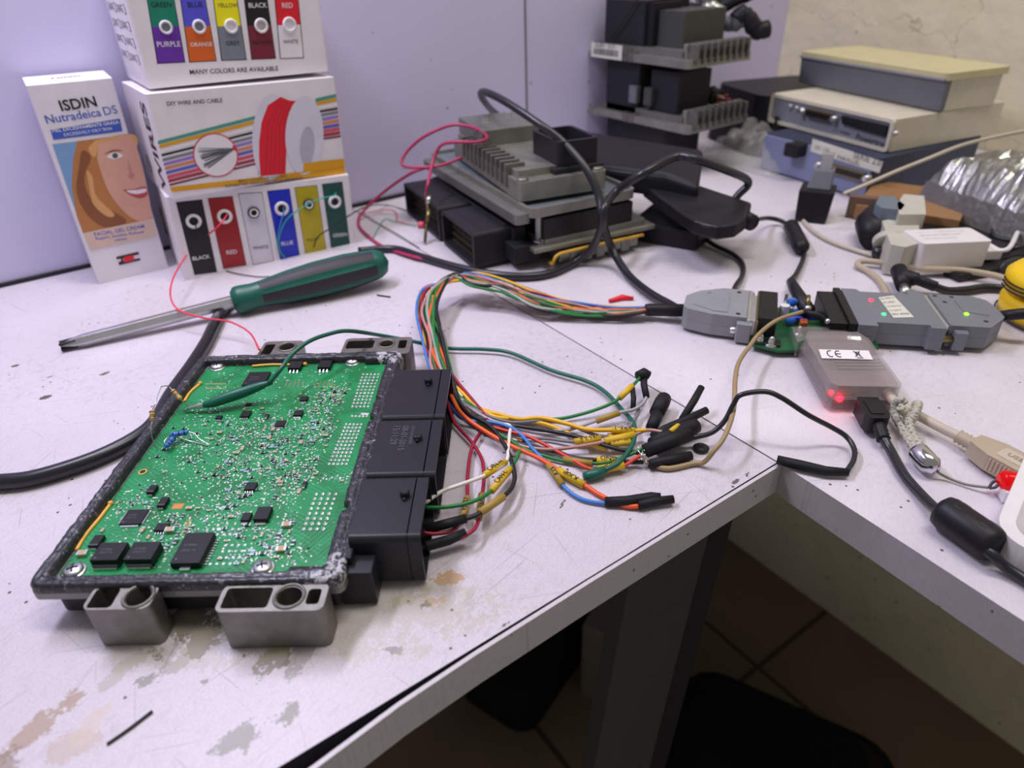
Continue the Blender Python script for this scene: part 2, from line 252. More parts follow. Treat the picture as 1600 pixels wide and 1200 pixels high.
class MB:
    def __init__(s, T=None): s.v = []; s.f = []; s.m = []; s.s = []; s.names = []; s.T = T or Matrix.Identity(4)
    def mi(s, n):
        if n not in s.names: s.names.append(n)
        return s.names.index(n)
    def raw(s, vs, fs, m, smooth=False, T=None):
        T = s.T if T is None else T; o = len(s.v); s.v += [T @ Vector(v) for v in vs]; k = s.mi(m)
        for f in fs: s.f.append([i+o for i in f]); s.m.append(k); s.s.append(smooth)
        return s
    def box(s, a, b, m, T=None):
        x0, y0, z0 = a; x1, y1, z1 = b
        return s.raw([(x0, y0, z0), (x1, y0, z0), (x1, y1, z0), (x0, y1, z0), (x0, y0, z1), (x1, y0, z1), (x1, y1, z1), (x0, y1, z1)],
              [(0, 3, 2, 1), (4, 5, 6, 7), (0, 1, 5, 4), (1, 2, 6, 5), (2, 3, 7, 6), (3, 0, 4, 7)], m, False, T)
    def hexa(s, bot, top, m, T=None):                 # four bottom and four top corners
        return s.raw(list(bot)+list(top), [(0, 3, 2, 1), (4, 5, 6, 7), (0, 1, 5, 4), (1, 2, 6, 5), (2, 3, 7, 6), (3, 0, 4, 7)], m, False, T)
    def prism(s, poly, z0, z1, m, holes=(), T=None, smooth=False, mtop=None, inset=0.):
        loops = [list(poly)]+[list(h) for h in holes]; flat = [p for l in loops for p in l]; n = len(flat)
        if inset:
            cx = sum(p[0] for p in poly)/len(poly); cy = sum(p[1] for p in poly)/len(poly)
            top = [(cx+(p[0]-cx)*(1-inset), cy+(p[1]-cy)*(1-inset), z1) for p in flat]
        else: top = [(p[0], p[1], z1) for p in flat]
        tri = tessellate_polygon([[Vector((p[0], p[1], 0)) for p in l] for l in loops])
        vs = [(p[0], p[1], z0) for p in flat]+top
        s.raw(vs, [tuple(t) for t in tri]+[tuple(i+n for i in t) for t in tri], m if not mtop else mtop, False, T)
        sf = []; o = 0
        for l in loops:
            k = len(l)
            for i in range(k): j = (i+1) % k; sf.append((o+i, o+j, o+j+n, o+i+n))
            o += k
        s.raw(vs, sf, m, smooth, T); return s
    def lathe(s, prof, m, seg=20, T=None, caps=True, smooth=True):   # prof: (radius, z)
        vs = []; fs = []
        for r, z in prof: vs += [(r*math.cos(2*math.pi*i/seg), r*math.sin(2*math.pi*i/seg), z) for i in range(seg)]
        for k in range(len(prof)-1):
            for i in range(seg): j = (i+1) % seg; fs.append((k*seg+i, k*seg+j, (k+1)*seg+j, (k+1)*seg+i))
        s.raw(vs, fs, m, smooth, T)
        if caps: s.raw(vs, [tuple(range(seg))[::-1], tuple(range((len(prof)-1)*seg, len(prof)*seg))], m, False, T)
        return s
    def tube(s, pts, r, m, seg=8, T=None, caps=True):
        pts = [Vector(p) for p in pts]; n = len(pts)
        rr = r if isinstance(r, (list, tuple)) else [r]*n
        t0 = (pts[1]-pts[0]).normalized(); up = Vector((0, 0, 1)) if abs(t0.z) < .9 else Vector((1, 0, 0))
        nx = t0.cross(up).normalized(); vs = []; fs = []
        for i, p in enumerate(pts):
            t = (pts[min(i+1, n-1)]-pts[max(i-1, 0)]).normalized()
            nx = (nx-t*nx.dot(t)).normalized(); ny = t.cross(nx)
            vs += [p+nx*rr[i]*math.cos(2*math.pi*k/seg)+ny*rr[i]*math.sin(2*math.pi*k/seg) for k in range(seg)]
        for i in range(n-1):
            for k in range(seg): j = (k+1) % seg; fs.append((i*seg+k, i*seg+j, (i+1)*seg+j, (i+1)*seg+k))
        if caps: fs += [tuple(range(seg))[::-1], tuple(range((n-1)*seg, n*seg))]
        return s.raw(vs, fs, m, True, T)
    def rod(s, a, b, r, m, seg=12, T=None): return s.tube([a, b], r, m, seg, T)
    def ball(s, c, r, m, T=None, sc=(1, 1, 1), seg=12):
        vs = []; fs = []; n = seg//2
        for i in range(n+1):
            a = math.pi*i/n
            for k in range(seg): b_ = 2*math.pi*k/seg; vs.append((c[0]+r*sc[0]*math.sin(a)*math.cos(b_), c[1]+r*sc[1]*math.sin(a)*math.sin(b_), c[2]+r*sc[2]*math.cos(a)))
        for i in range(n):
            for k in range(seg): j = (k+1) % seg; fs.append((i*seg+k, (i+1)*seg+k, (i+1)*seg+j, i*seg+j))
        return s.raw(vs, fs, m, True, T)
    def text(s, body, a, b, lift, m, T=None, wt=.0, plane='front', h=1.):   # baseline from a to b in the plane of T
        vs, fs, x0, x1 = text_geo(body, wt); a = Vector(a); b = Vector(b); d = b-a; k = d.length/(x1-x0); ux = d.normalized(); uy = Vector((-ux.y, ux.x))
        out = []
        for v in vs:
            p = a+ux*(v.x-x0)*k+uy*v.y*k*h
            out.append((p.x, -lift, p.y) if plane == 'front' else (p.x, p.y, lift) if plane == 'top' else (lift, p.x, p.y) if plane == 'yz' else (-lift, -p.x, p.y))
        return s.raw(out, fs, m, False, T)
    def flat(s, poly, lift, m, T=None, plane='front'):
        tri = tessellate_polygon([[Vector((p[0], p[1], 0)) for p in poly]])
        vs = [((p[0], -lift, p[1]) if plane == 'front' else (p[0], p[1], lift) if plane == 'top' else (lift, p[0], p[1]) if plane == 'yz' else (-lift, -p[0], p[1])) for p in poly]
        return s.raw(vs, [tuple(t) for t in tri], m, False, T)
    def build(s, name, parent=None, bevel=0., seg=2, sub=0, label=None):
        me = bpy.data.meshes.new(name); M_ = MW[parent.name] if parent else s.T; inv = M_.inverted()
        me.from_pydata([tuple(inv @ v) for v in s.v], [], s.f)
        for n in s.names: me.materials.append(MAT[n])
        me.polygons.foreach_set('material_index', s.m); me.polygons.foreach_set('use_smooth', s.s); me.update()
        o = bpy.data.objects.new(name, me); col.objects.link(o); MW[o.name] = M_
        if parent: o.parent = parent
        else: o.matrix_world = M_
        if bevel:
            md = o.modifiers.new('bevel', 'BEVEL'); md.width = bevel; md.segments = seg; md.limit_method = 'ANGLE'; md.angle_limit = R(35)
            md.harden_normals = False
        if label: o['label'] = label
        return o
def tag(o, label, cat, group=None):
    o['label'] = label; o['category'] = cat
    if group: o['group'] = group
    return o
def thing(name, T, label, cat, group=None):
    o = bpy.data.objects.new(name, None); col.objects.link(o); o.empty_display_size = .01; o.matrix_world = T; MW[o.name] = T.copy()
    return tag(o, label, cat, group)
def struct(o): o['kind'] = 'structure'; return o
def onfront(T, px, py):                       # pixel traced on to the front plane (y=0) of T
    I = T.inverted(); o = I @ CAM; d = (I.to_3x3() @ ray(px, py)); t = -o.y/d.y; p = o+d*t; return (p.x, p.z)
def onside(T, px, py):                        # on to its left side (x=0)
    I = T.inverted(); o = I @ CAM; d = (I.to_3x3() @ ray(px, py)); t = -o.x/d.x; p = o+d*t; return (-p.y, p.z)
def ontop(T, z, px, py):
    I = T.inverted(); o = I @ CAM; d = (I.to_3x3() @ ray(px, py)); t = (z-o.z)/d.z; p = o+d*t; return (p.x, p.y)
def cable(name, pts, r, m, parent=None, n=7, seg=8, T=None):
    P = [at(*p) if len(p) == 3 and not isinstance(p, Vector) else Vector(p) for p in pts]
    P = smooth_path(P, n); mb = MB(T or Matrix.Translation(P[0])); mb.T = Matrix.Identity(4); mb.tube(P, r, m, seg)
    o = mb.build(name, parent) if parent else None
    if o is None:
        mb.T = Matrix.Translation(P[0]); o = mb.build(name)
    return o, P
# ================================================================ SETTING
def slab(name, poly, z0, z1, m, **k): return MB().prism(poly, z0, z1, m, **k).build(name)
WB = .845
struct(slab('floor', [(-1.2, -.6), (1.2, -.6), (1.2, .75), (-1.2, .75)], -.80, -.75, 'floor_tile'))
struct(MB().box((-1.2, .598, -.75), (WB, .63, .9), 'lilac').build('wall_back'))
struct(MB().box((WB, -.6, -.75), (WB+.03, .63, .9), 'plaster').build('wall_right'))
struct(MB().box((.4365, .5973, .0), (.4378, .5985, .9), 'inkgrey').build('trim_1'))
struct(MB().box((-1.0, .5955, .0002), (.40, .598, .0028), 'g_black').build('trim_2'))
# the bench with the corner cut: two tops
bench = thing('workbench', TR(-.2, .36, 0), 'white painted worktop running along the lilac wall, stained and scratched, opened circuit box on it', 'workbench')
MB().prism([(-1.0, .131), (.2323, .1315), (.2323, .5955), (-1.0, .5955)], -.0165, 0, 'legd', mtop='desk_a').build('tabletop', bench)
sh = MB()
xs = [(-1.0, .1195), (-.4, .1195), (-.05, .1225), (.01, .1262), (.04, .1292), (.07, .1304), (.12, .1310), (.2332, .1310)]
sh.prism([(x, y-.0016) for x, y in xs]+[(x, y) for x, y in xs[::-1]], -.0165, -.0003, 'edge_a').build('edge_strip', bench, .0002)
bench2 = thing('workbench', TR(.5, .2, 0), 'white worktop running along the cream plaster wall, joined at the corner', 'workbench')
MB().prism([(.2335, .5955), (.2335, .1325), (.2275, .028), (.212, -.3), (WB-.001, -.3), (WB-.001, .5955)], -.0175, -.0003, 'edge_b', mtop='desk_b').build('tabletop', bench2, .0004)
SH = Matrix(((1, 0, .105, 0), (0, 1, 0, 0), (0, 0, 1, 0), (0, 0, 0, 1)))
lg = MB(SH)
lg.prism([(.164, .146), (.217, .146), (.217, .152), (.2195, .152), (.2195, .186), (.2165, .186), (.2165, .156), (.164, .156)], -.75, -.017, 'legm').build('leg', bench, .0008)
MB(SH).prism([(.2200, .152), (.2400, .149), (.2400, .156), (.2205, .192)], -.75, -.019, 'legd').build('leg_flange', bench, .0006)
# under the bench
bg = MB(TR(.515, .20, -.75))
bg.prism(rrect(-.15, -.09, .14, .09, .05), 0, .10, 'bag', T=TR(.515, .20, -.75, -66), inset=.10, smooth=True)
bg.prism(rrect(-.13, -.075, .12, .075, .05), .10, .13, 'bag', T=TR(.515, .20, -.75, -66), inset=.25, smooth=True)
tag(bg.build('backpack', None, .02), 'dark black bag lying on the floor under the worktops', 'bag')
p = at(900, 960, -.6); bx = MB(TR(p.x, p.y+.06, -.75, 20)); bx.prism(rrect(-.14, -.05, .14, .08, .03), 0, .10, 'bag')
tag(bx.build('black_case', None, .01), 'black case low behind the grey bench leg', 'case')
p = at(990, 1010, -.7); bx = MB(TR(p.x+.02, p.y, -.75, 25)); bx.box((-.10, -.02, 0), (.07, .06, .16), 'bucket')
tag(bx.build('carton', None, .004), 'dull brown carton on the floor left of the grey leg', 'box')
o, _ = cable('floor_cable', [(1075, 1080, -.745), (1070, 1150, -.745), (1090, 1210, -.745), (1100, 1260, -.745)], .006, 'rub'); tag(o, 'black cable on the tiles below the grey bench leg', 'cable')

# ================================================================ CARTONS
def poly_px(T, pts, f=onfront): return [f(T, *p) for p in pts]
def c7(*p): return [(220+a/4.706, 240+b/4.706) for a, b in p]
def c6(*p): return [(230+a/4., b/4.) for a, b in p]
def c1(*p): return [(a/2.609, b/2.609) for a, b in p]
def carton(name, T, w_, d, h, label, m='card'):
    mb = MB(T); mb.prism(rrect(0, 0, w_, d, .0015, 2), 0, h, m)
    t = thing(name, T, label, 'box', 'white wire boxes stacked against the wall' if name == 'wire_box' else None); return t, mb
# lowest wire carton
T = TR(.0688, .5211, .0003, -4.3) @ lean(.105)
low, mb = carton('wire_box', T, .1313, .066, .0605, 'lowest white wire box, six colour windows with thin wires coming out')
wins = [('w_black', [(290, 350), (480, 320), (560, 860), (395, 890)], 'BLACK', (390, 780), (515, 755), 'g_white'), ('w_red', [(520, 310), (700, 285), (775, 800), (605, 835)], 'RED', (635, 725), (712, 712), 'g_white'),
        ('w_white', [(740, 265), (915, 245), (975, 760), (820, 795)], 'WHITE', (825, 680), (940, 665), 'ink'), ('w_blue', [(950, 235), (1115, 210), (1165, 720), (1020, 750)], 'BLUE', (1035, 640), (1120, 625), 'g_white'),
        ('w_yellow', [(1150, 200), (1315, 175), (1360, 680), (1205, 700)], 'YELLOW', (1215, 600), (1310, 585), 'ink'), ('w_green', [(1350, 165), (1500, 140), (1535, 635), (1395, 665)], 'GREEN', (1412, 560), (1515, 545), 'g_white')]
for m_, q, s_, a, b_, tm in wins:
    P4 = poly_px(T, c7(*q)); mb.flat(P4, .00012, 'ink', plane='front')
    cx = sum(p[0] for p in P4)/4; cy = sum(p[1] for p in P4)/4
    mb.flat([(cx+(x-cx)*.96, cy+(y-cy)*.985) for x, y in P4], .0002, m_)
    A, B = poly_px(T, c7(a, b_)); mb.text(s_, A, B, .0003, tm, wt=.008)
q = [onside(T, *p) for p in c7((90, 350), (165, 400), (215, 600), (130, 520))]; mb.flat(q, .0002, 'ink', plane='side')
for k in range(5):
    x0 = 100+k*22; q = [onside(T, *p) for p in c7((x0, 375+k*10), (x0+10, 380+k*10), (x0+30, 545+k*10), (x0+20, 535+k*10))]; mb.flat(q, .0003, ('g_white', 'g_lilac', 'panel', 'g_gold', 'g_white')[k], plane='side')
mb.build('carton_body', low, .0008)
for (cx, cy), r_, inner in zip(((410, 485), (635, 440), (845, 400), (1050, 362), (1247, 320), (1437, 293)), (58, 56, 44, 52, 40, 46), 'wwkwkw'):
    (x, y), (x2, _) = poly_px(T, c7((cx, cy), (cx+r_, cy))); r_ = abs(x2-x)
    g = MB(T); TT = T @ TR(x, -.0002, y, 0, 0, 90)
    g.lathe([(r_, 0), (r_*1.02, .0008), (r_*.86, .0016), (r_*.62, .0012), (r_*.5, -.002)], 'g_white' if inner == 'w' else 'ink', 20, TT, caps=False)
    if inner == 'k': g.lathe([(r_*.84, .0014), (r_*.6, .0015), (r_*.5, .0013)], 'g_white', 20, TT, caps=False)
    g.lathe([(0.0001, .0003), (r_*.6, .0003)], 'g_black', 20, TT, caps=False); g.build('grommet', low)
Tlow = T
# middle wire carton
T = TR(.0750, .5130, .0612, 1.6) @ lean(.07)
mid, mb = carton('wire_box', T, .1284, .072, .0662, 'middle white wire box printed with a red wire spool and coloured stripes')
stripes = [('g_teal', 890, 710, 590, 555, 22), ('g_gold', 915, 738, 615, 580, 22), ('g_white', 943, 770, 640, 610, 20), ('ink', 970, 800, 665, 637, 14), ('g_grey', 1000, 830, 690, 660, 18), ('g_lilac', 1027, 858, 718, 688, 20),
           ('g_salmon', 1053, 888, 745, 714, 20), ('g_mblue', 1080, 915, 770, 740, 20), ('g_rose', 1108, 945, 795, 765, 22), ('g_dred', 1132, 975, 820, 790, 20), ('g_brown', 1156, 1000, 840, 812, 12)]
for k, (m_, l, r_, l2, r2, th) in enumerate(stripes):
    xl = 80+k*6.2
    mb.flat(poly_px(T, c6((xl, l-th/2), (690, r_-th/2), (690, r_+th/2), (xl, l+th/2))), .00015, m_)
    mb.flat(poly_px(T, c6((1060, l2-th/2), (1190+k*2, r2-th/2), (1190+k*2, r2+th/2), (1060, l2+th/2))), .00015, m_)
mb.flat(poly_px(T, c6((143, 1170), (960, 1050), (975, 990), (1225, 955), (1232, 1050), (157, 1199))), .0002, 'g_gold')
mb.flat(poly_px(T, c6(*ell(780, 830, 118, 275, 24, 20, 340, 5), (690, 1078), (700, 1080))), .00022, 'spool')
mb.flat(poly_px(T, c6((845, 575), (900, 597), (955, 598), (915, 700), (890, 800), (870, 920), (860, 1062), (706, 1082), (700, 960), (704, 860), (722, 740), (765, 630))), .00028, 'spoolred')
for k in range(5):
    x = 735+k*27; mb.flat(poly_px(T, c6((x+88-k*6, 600), (x+94-k*6, 600), (x+30-k*3, 760), (x+6, 1070-k*3), (x, 1071-k*3), (x+24-k*3, 760))), .00032, 'spoolred2')
mb.flat(poly_px(T, c6(*ell(985, 815, 118, 250, 32, 0, 360, 4))), .00036, 'spool')
mb.flat(poly_px(T, c6(*ell(1000, 880, 46, 125, 24, 0, 360, 5))), .0004, 'spool2')
mb.flat(poly_px(T, c6((860, 1060), (968, 1045), (975, 990), (1225, 955), (1228, 1000), (860, 1075))), .00044, 'g_gold')
for rr_, m_, l in ((140, 'g_rose', .0003), (131, 'g_white', .00036)): mb.flat(poly_px(T, c6(*ell(432, 957, rr_, rr_, 32))), l, m_)
random.seed(4)
for k in range(16):
    a = random.uniform(-.1, 1.1); x0, y0 = 315+random.uniform(0, 30)+a*40, 918+a*120
    mb.flat(poly_px(T, c6((x0, y0), (555, 908), (555, 914), (x0+6, y0+5))), .0004+k*.000005, 'inkgrey' if k % 2 else 'g_grey')
mb.flat(poly_px(T, c6((535, 890), (565, 905), (560, 930), (540, 915))), .0005, 'g_red')
for s_, a, b_, m_ in (('DIY WIRE AND CABLE', (145, 655), (487, 620), 'ink'), ('MANY COLORS ARE AVAILABLE', (570, 1125), (868, 1082), 'inkgrey'), ('SUITABLE FOR VARIOUS ELECTRICAL APPLIANCES', (485, 1160), (965, 1092), 'inkgrey')):
    A, B = poly_px(T, c6(a, b_)); mb.text(s_, A, B, .0005, m_, wt=.008)
mb.text('WIRES', (-.010, -.012+.014), (-.010, .060), .0002, 'ink', plane='side', wt=.02, h=1.0)
mb.flat(ell(-.050, .014, .006, .006, 20), .0002, 'inkgrey', plane='side'); mb.flat(ell(-.050, .014, .005, .005, 20), .0003, 'card', plane='side'); mb.text('8', (-.052, .0115), (-.048, .0115), .0004, 'inkgrey', plane='side')
mb.build('carton_body', mid, .0008)
# top wire carton
T = TR(.0822, .5225, .1290, .5) @ lean(.04)
top, mb = carton('wire_box', T, .1228, .072, .062, 'topmost white wire box with two-tone colour swatches, cut off by the picture')
def ln(a, b, y): t = (y-a[1])/(b[1]-a[1]); return (a[0]+(b[0]-a[0])*t, y)
cols5 = [((8, 0), (65, 397), (180, 0), (240, 385), 163, 'g_green', 'g_purple', 'GREEN', 'PURPLE', 'ink', 'g_white', (35, 42), (162, 38), (68, 290), (213, 284)),
         ((215, 0), (263, 385), (375, 0), (435, 372), 158, 'g_blue', 'g_orange', 'BLUE', 'ORANGE', 'ink', 'g_white', (263, 38), (356, 34), (275, 284), (410, 277)),
         ((420, 0), (463, 370), (572, 0), (622, 362), 152, 'g_yellow', 'g_grey', 'YELLOW', 'GREY', 'inkgrey', 'ink', (446, 34), (572, 30), (496, 273), (582, 268)),
         ((612, 0), (650, 360), (760, 0), (804, 350), 144, 'g_black', 'g_brown', 'BLACK', 'BROWN', 'g_white', 'ink', (640, 32), (754, 28), (662, 264), (778, 258)),
         ((802, 0), (828, 351), (952, 0), (978, 343), 138, 'g_red', 'g_white', 'RED', 'WHITE', 'g_white', 'inkgrey', (848, 28), (914, 26), (850, 254), (944, 250))]
for tl, bl, tr, br, sp, m1, m2, t1, t2, k1, k2, a1, b1, a2, b2 in cols5:
    TL, TR_ = ln(tl, bl, -60), ln(tr, br, -62); e = 5
    mb.flat(poly_px(T, c6(TL, TR_, br, bl)), .00012, 'ink')
    up = [(TL[0]+e, TL[1]), (TR_[0]-e, TR_[1]), (ln(tr, br, sp-6)[0]-e, sp-6), (ln(tl, bl, sp+2)[0]+e, sp+2)]
    dn_ = [(ln(tl, bl, sp+2)[0]+e, sp+2), (ln(tr, br, sp-6)[0]-e, sp-6), (br[0]-e, br[1]-e), (bl[0]+e, bl[1]-e)]
    mb.flat(poly_px(T, c6(*up)), .0002, m1); mb.flat(poly_px(T, c6(*dn_)), .0002, m2)
    for s_, a, b_, m_ in ((t1, a1, b1, k1), (t2, a2, b2, k2)): A, B = poly_px(T, c6(a, b_)); mb.text(s_, A, B, .0003, m_, wt=.008)
A, B = poly_px(T, c6((268, 460), (818, 424))); mb.text('MANY COLORS ARE AVAILABLE', A, B, .0003, 'ink', wt=.008)
def c8(*p): return [(100+a/8.572, b/8.572) for a, b in p]
for k, s_ in enumerate(('30AWG      28AWG', '26AWG      24AWG', '22AWG      20AWG', '18AWG      16AWG', '17AWG      12AWG')):
    A = (-.066, .052-k*.0095); B = (-.016, .052-k*.0095); mb.text(s_, A, B, .0002, 'inkgrey', plane='side', h=1.1)
    for t in (.44, 1.06):
        x = A[0]+(B[0]-A[0])*t; y = A[1]-.0006
        mb.flat([(x, y), (x+.005, y), (x+.005, y+.0055), (x, y+.0055)], .0002, 'inkgrey', plane='side'); mb.flat([(x+.0005, y+.0005), (x+.0045, y+.0005), (x+.0045, y+.005), (x+.0005, y+.005)], .0003, 'card', plane='side')
mb.build('carton_body', top, .001)
for (cx, cy), m_ in zip(((122, 165), (328, 157), (527, 150), (714, 143), (890, 133)), ('g_grey', 'g_grey', 'g_white', 'whiteg', 'g_white')):
    (x, y), (x2, _) = poly_px(T, c6((cx, cy), (cx+42, cy))); r_ = abs(x2-x); TT = T @ TR(x, -.0002, y, 0, 0, 90); g = MB(T)
    g.lathe([(r_, 0), (r_*1.02, .0008), (r_*.85, .0014), (r_*.66, .001), (r_*.6, -.001)], 'g_white', 20, TT, caps=False); g.lathe([(0.0001, .0003), (r_*.68, .0003)], m_, 20, TT, caps=False); g.build('grommet', top)
# cream carton
w_, d, h = .0488, .0400, .1344; T = TR(.0158, .5559, .0003, -1.2) @ lean(.03, -.04)
isd, mb = carton('face_cream_box', T, w_, d, h, 'tall white face cream box with a portrait photo, standing against the wall')
fr_ = lambda *p: poly_px(T, c1(*p))
def sm_(*p):
    P = smooth_path([Vector((a, b_, 0)) for a, b_ in (p[-1],)+p+(p[0], p[1])], 5)[5:-10]; return [(q.x, q.y) for q in P]
mb.flat(fr_((218, 530), (500, 480), (510, 532), (230, 571)), .0002, 'is_blue')
for s_, a, b_, m_, wt_ in (('ISDIN', (265, 452), (411, 430), 'ink', .02), ('Nutradeica', (205, 505), (428, 470), 'is_blue', .008), ('DS', (440, 468), (494, 458), 'is_blue', 0), ('PIEL EXCESIVAMENTE GRASA', (228, 541), (498, 500), 'paper', .01), ('EXCESSIVELY OILY SKIN', (275, 556), (468, 526), 'paper', 0)):
    A, B = fr_(a, b_); mb.text(s_, A, B, .0003, m_, wt=wt_)
mb.flat(fr_((225, 590), (550, 542), (625, 887), (343, 950)), .0002, 'is_sky')
mb.flat(fr_((325, 576), (550, 542), (625, 887), (343, 950), (318, 880), (300, 760), (308, 650)), .00026, 'hair')
mb.flat(fr_(*sm_((400, 570), (552, 543), (560, 600), (470, 575), (420, 590), (395, 640), (370, 600))), .0003, 'hair3')
mb.flat(fr_(*sm_((412, 590), (460, 572), (556, 570), (622, 880), (560, 895), (500, 850), (450, 780), (420, 700), (405, 640))), .00032, 'skin')
mb.flat(fr_(*sm_((340, 620), (380, 640), (352, 720), (372, 800), (450, 850), (520, 900), (430, 925), (350, 860), (318, 760))), .00034, 'hair2')
mb.flat(fr_(*sm_((360, 700), (385, 720), (400, 800), (470, 870), (440, 880), (380, 820))), .00036, 'hair3')
mb.flat(fr_(*sm_((528, 640), (542, 690), (556, 712), (545, 728), (527, 716), (534, 700))), .00036, 'skin2')
mb.flat(fr_(*sm_((432, 628), (470, 608), (512, 612), (470, 616))), .00036, 'hair2')
mb.flat(fr_(*sm_((445, 640), (470, 620), (500, 624), (508, 634), (475, 646))), .00036, 'paper'); mb.flat(fr_(*ell(478, 632, 12, 11, 12)), .0004, 'eye')
mb.flat(fr_(*sm_((508, 772), (550, 768), (598, 758), (606, 790), (575, 806), (535, 792))), .00036, 'lips'); mb.flat(fr_(*sm_((520, 774), (560, 771), (598, 765), (600, 778), (565, 788), (530, 782))), .0004, 'paper')
mb.flat(fr_((343, 950), (625, 887), (643, 958), (372, 1018)), .00042, 'tan')
for s_, a, b_, m_ in (('FACIAL GEL CREAM', (390, 962), (592, 925), 'is_blue'), ('Repairs, Soothes, Reduces', (395, 978), (590, 945), 'g_mblue'), ('redness', (470, 982), (520, 974), 'g_mblue')):
    A, B = fr_(a, b_); mb.text(s_, A, B, .0005, m_, wt=.01)
mb.flat(fr_((475, 1046), (565, 1024), (568, 1034), (500, 1052), (505, 1064), (570, 1050), (574, 1058), (486, 1080), (484, 1068), (497, 1062), (492, 1052), (477, 1056)), .0003, 'ink'); mb.flat(fr_((503, 1046), (545, 1036), (548, 1058), (507, 1068)), .0004, 'g_red')
A = (w_*.66, d*.62); B = (w_*.32, d*.60); mb.text('ISDIN', A, B, h+.0003, 'ink', plane='top', wt=.008)
mb.flat([(.001, .0006), (w_-.001, .0006), (w_-.001, .0009), (.001, .0009)], h+.0002, 'card_wear', plane='top')
mb.build('carton_body', isd, .0007)
# thin wires from the lowest box
def tagc(name, pts, r, m, label, cat='wire', n=7, seg=8, group=None):
    o, P = cable(name, pts, r, m, None, n, seg); tag(o, label, cat, group); return o, P
g7 = lambda x, y, dy: Tlow @ Vector((onfront(Tlow, x, y)[0], -dy, onfront(Tlow, x, y)[1]))
tagc('thin_wire', [g7(354, 334, -.001), g7(352, 336, .003), g7(335, 350, .009), (303, 385, .02), (275, 425, .018), (266, 460, .014), (280, 485, .013), (320, 497, .012), (360, 503, .012), (390, 520, .010), (405, 546, .023)], .0006, 'y_lred', 'thin bright red wire looping from the second window of the lowest box')
tagc('thin_wire', [g7(524, 301, -.001), g7(520, 303, .004), g7(490, 310, .006), g7(458, 328, .006), g7(442, 345, .005), g7(434, 372, .003), g7(437, 392, .002), (445, 402, .002)], .0005, 'y_bluegreen', 'thin teal wire curving from the green window of the lowest box')
tagc('thin_wire', [g7(443, 318, -.001), g7(442, 330, .002), g7(436, 350, .003), g7(433, 372, .002), g7(438, 396, .001)], .0005, 'y_blue', 'thin blue wire hanging from the blue window of the lowest box')
tagc('thin_wire', [g7(305, 344, 0), g7(309, 365, .002), (335, 414, .001), (360, 425, .001), (400, 432, .001), (430, 432, .001)], .0004, 'y_black', 'thin black wire on the desk from the black window of the lowest box')
tagc('thin_wire', [(640, 330, .001), (600, 320, .002), g7(556, 320, .012), g7(515, 350, .008), g7(495, 367, .004), g7(488, 385, .003)], .0005, 'y_black', 'thin black wire rising across the yellow window of the lowest box')
tagc('thin_wire', [(690, 352, .001), (655, 352, .0012), (622, 348, .0015), (602, 342, .001), (590, 358, .001), (583, 372, .001)], .0004, 'y_cyan', 'thin pale teal wire on the desk beside the black connectors')
tagc('thin_wire', [(650, 352, .001), (630, 348, .001), (619, 344, .001), (620, 335, .0015), (608, 327, .001), (560, 335, .001)], .0004, 'y_lred', 'thin red wire curl on the desk beside the black connectors')
tagc('thin_wire', [(655, 387, .0008), (620, 365, .0008), (590, 348, .001), (572, 336, .001), (560, 330, .001)], .0004, 'y_grey', 'thin grey wire straight on the desk right of the boxes')

# ================================================================ OPENED ENGINE CONTROL UNIT
ang = -35.37; O = at(35, 915, .021); TE = TR(O.x, O.y, 0, ang); UW, VL = .1095, .157
ecu = thing('engine_control_unit', TE, 'opened engine control unit with bare green circuit board, lying in front on the desk', 'control unit')
mb = MB(TE); mb.prism(rrect(.004, .004, UW-.003, VL-.004, .004), .003, .0125, 'legd')
mb.prism(rrect(.0002, .0002, UW-.0002, VL-.0002, .003), .0135, .0168, 'alud', holes=[rrect(.006, .006, UW-.006, VL-.006, .003)])
mb.prism(rrect(.005, .005, UW-.005, VL-.005, .003), .0122, .0140, 'alud'); mb.build('housing', ecu, .0005)
# sealant bead all round
random.seed(7)
def loop_pts(x0, y0, x1, y1, r, step):
    base = rrect(x0, y0, x1, y1, r, 5); out = []
    for i in range(len(base)):
        a = Vector(base[i]); b_ = Vector(base[(i+1) % len(base)]); k = max(1, int((b_-a).length/step))
        for j in range(k): out.append(a.lerp(b_, j/k))
    return out
cen = loop_pts(.0029, .0029, UW-.0036, VL-.0032, .0014, .0011); n = len(cen); vs = []; prof = [(-.0029, .0166), (-.0029, .0192), (-.0021, .0205), (-.0006, .0204), (.0000, .0200), (.0006, .0205), (.0016, .0203), (.0024, .0190), (.0027, .0160)]
for i in range(n):
    t = (cen[(i+1) % n]-cen[i-1]).normalized(); nr = Vector((-t.y, t.x))
    for k, (o_, z) in enumerate(prof):
        jx = noise.noise(Vector((cen[i].x*320, cen[i].y*320, k*.7)))*.0005 if 1 < k < 8 else 0
        wide = .0022 if (k >= 6 and cen[i].x > .09) else 0
        jz = noise.noise(Vector((cen[i].x*450, cen[i].y*450, 9+k*.9)))*.0004 if 0 < k < 8 else 0
        q = cen[i]+nr*(o_+jx+wide*(1 if noise.noise(Vector((cen[i].y*120, 0, 3))) > -.2 else 0)); vs.append((q.x, q.y, z+jz))
K = len(prof); fs = [(i*K+k, ((i+1) % n)*K+k, ((i+1) % n)*K+k+1, i*K+k+1) for i in range(n) for k in range(K-1)]
MB(TE).raw(vs, fs, 'sealant', True).build('sealant_bead', ecu, label='black glossy sealant bead around the board')
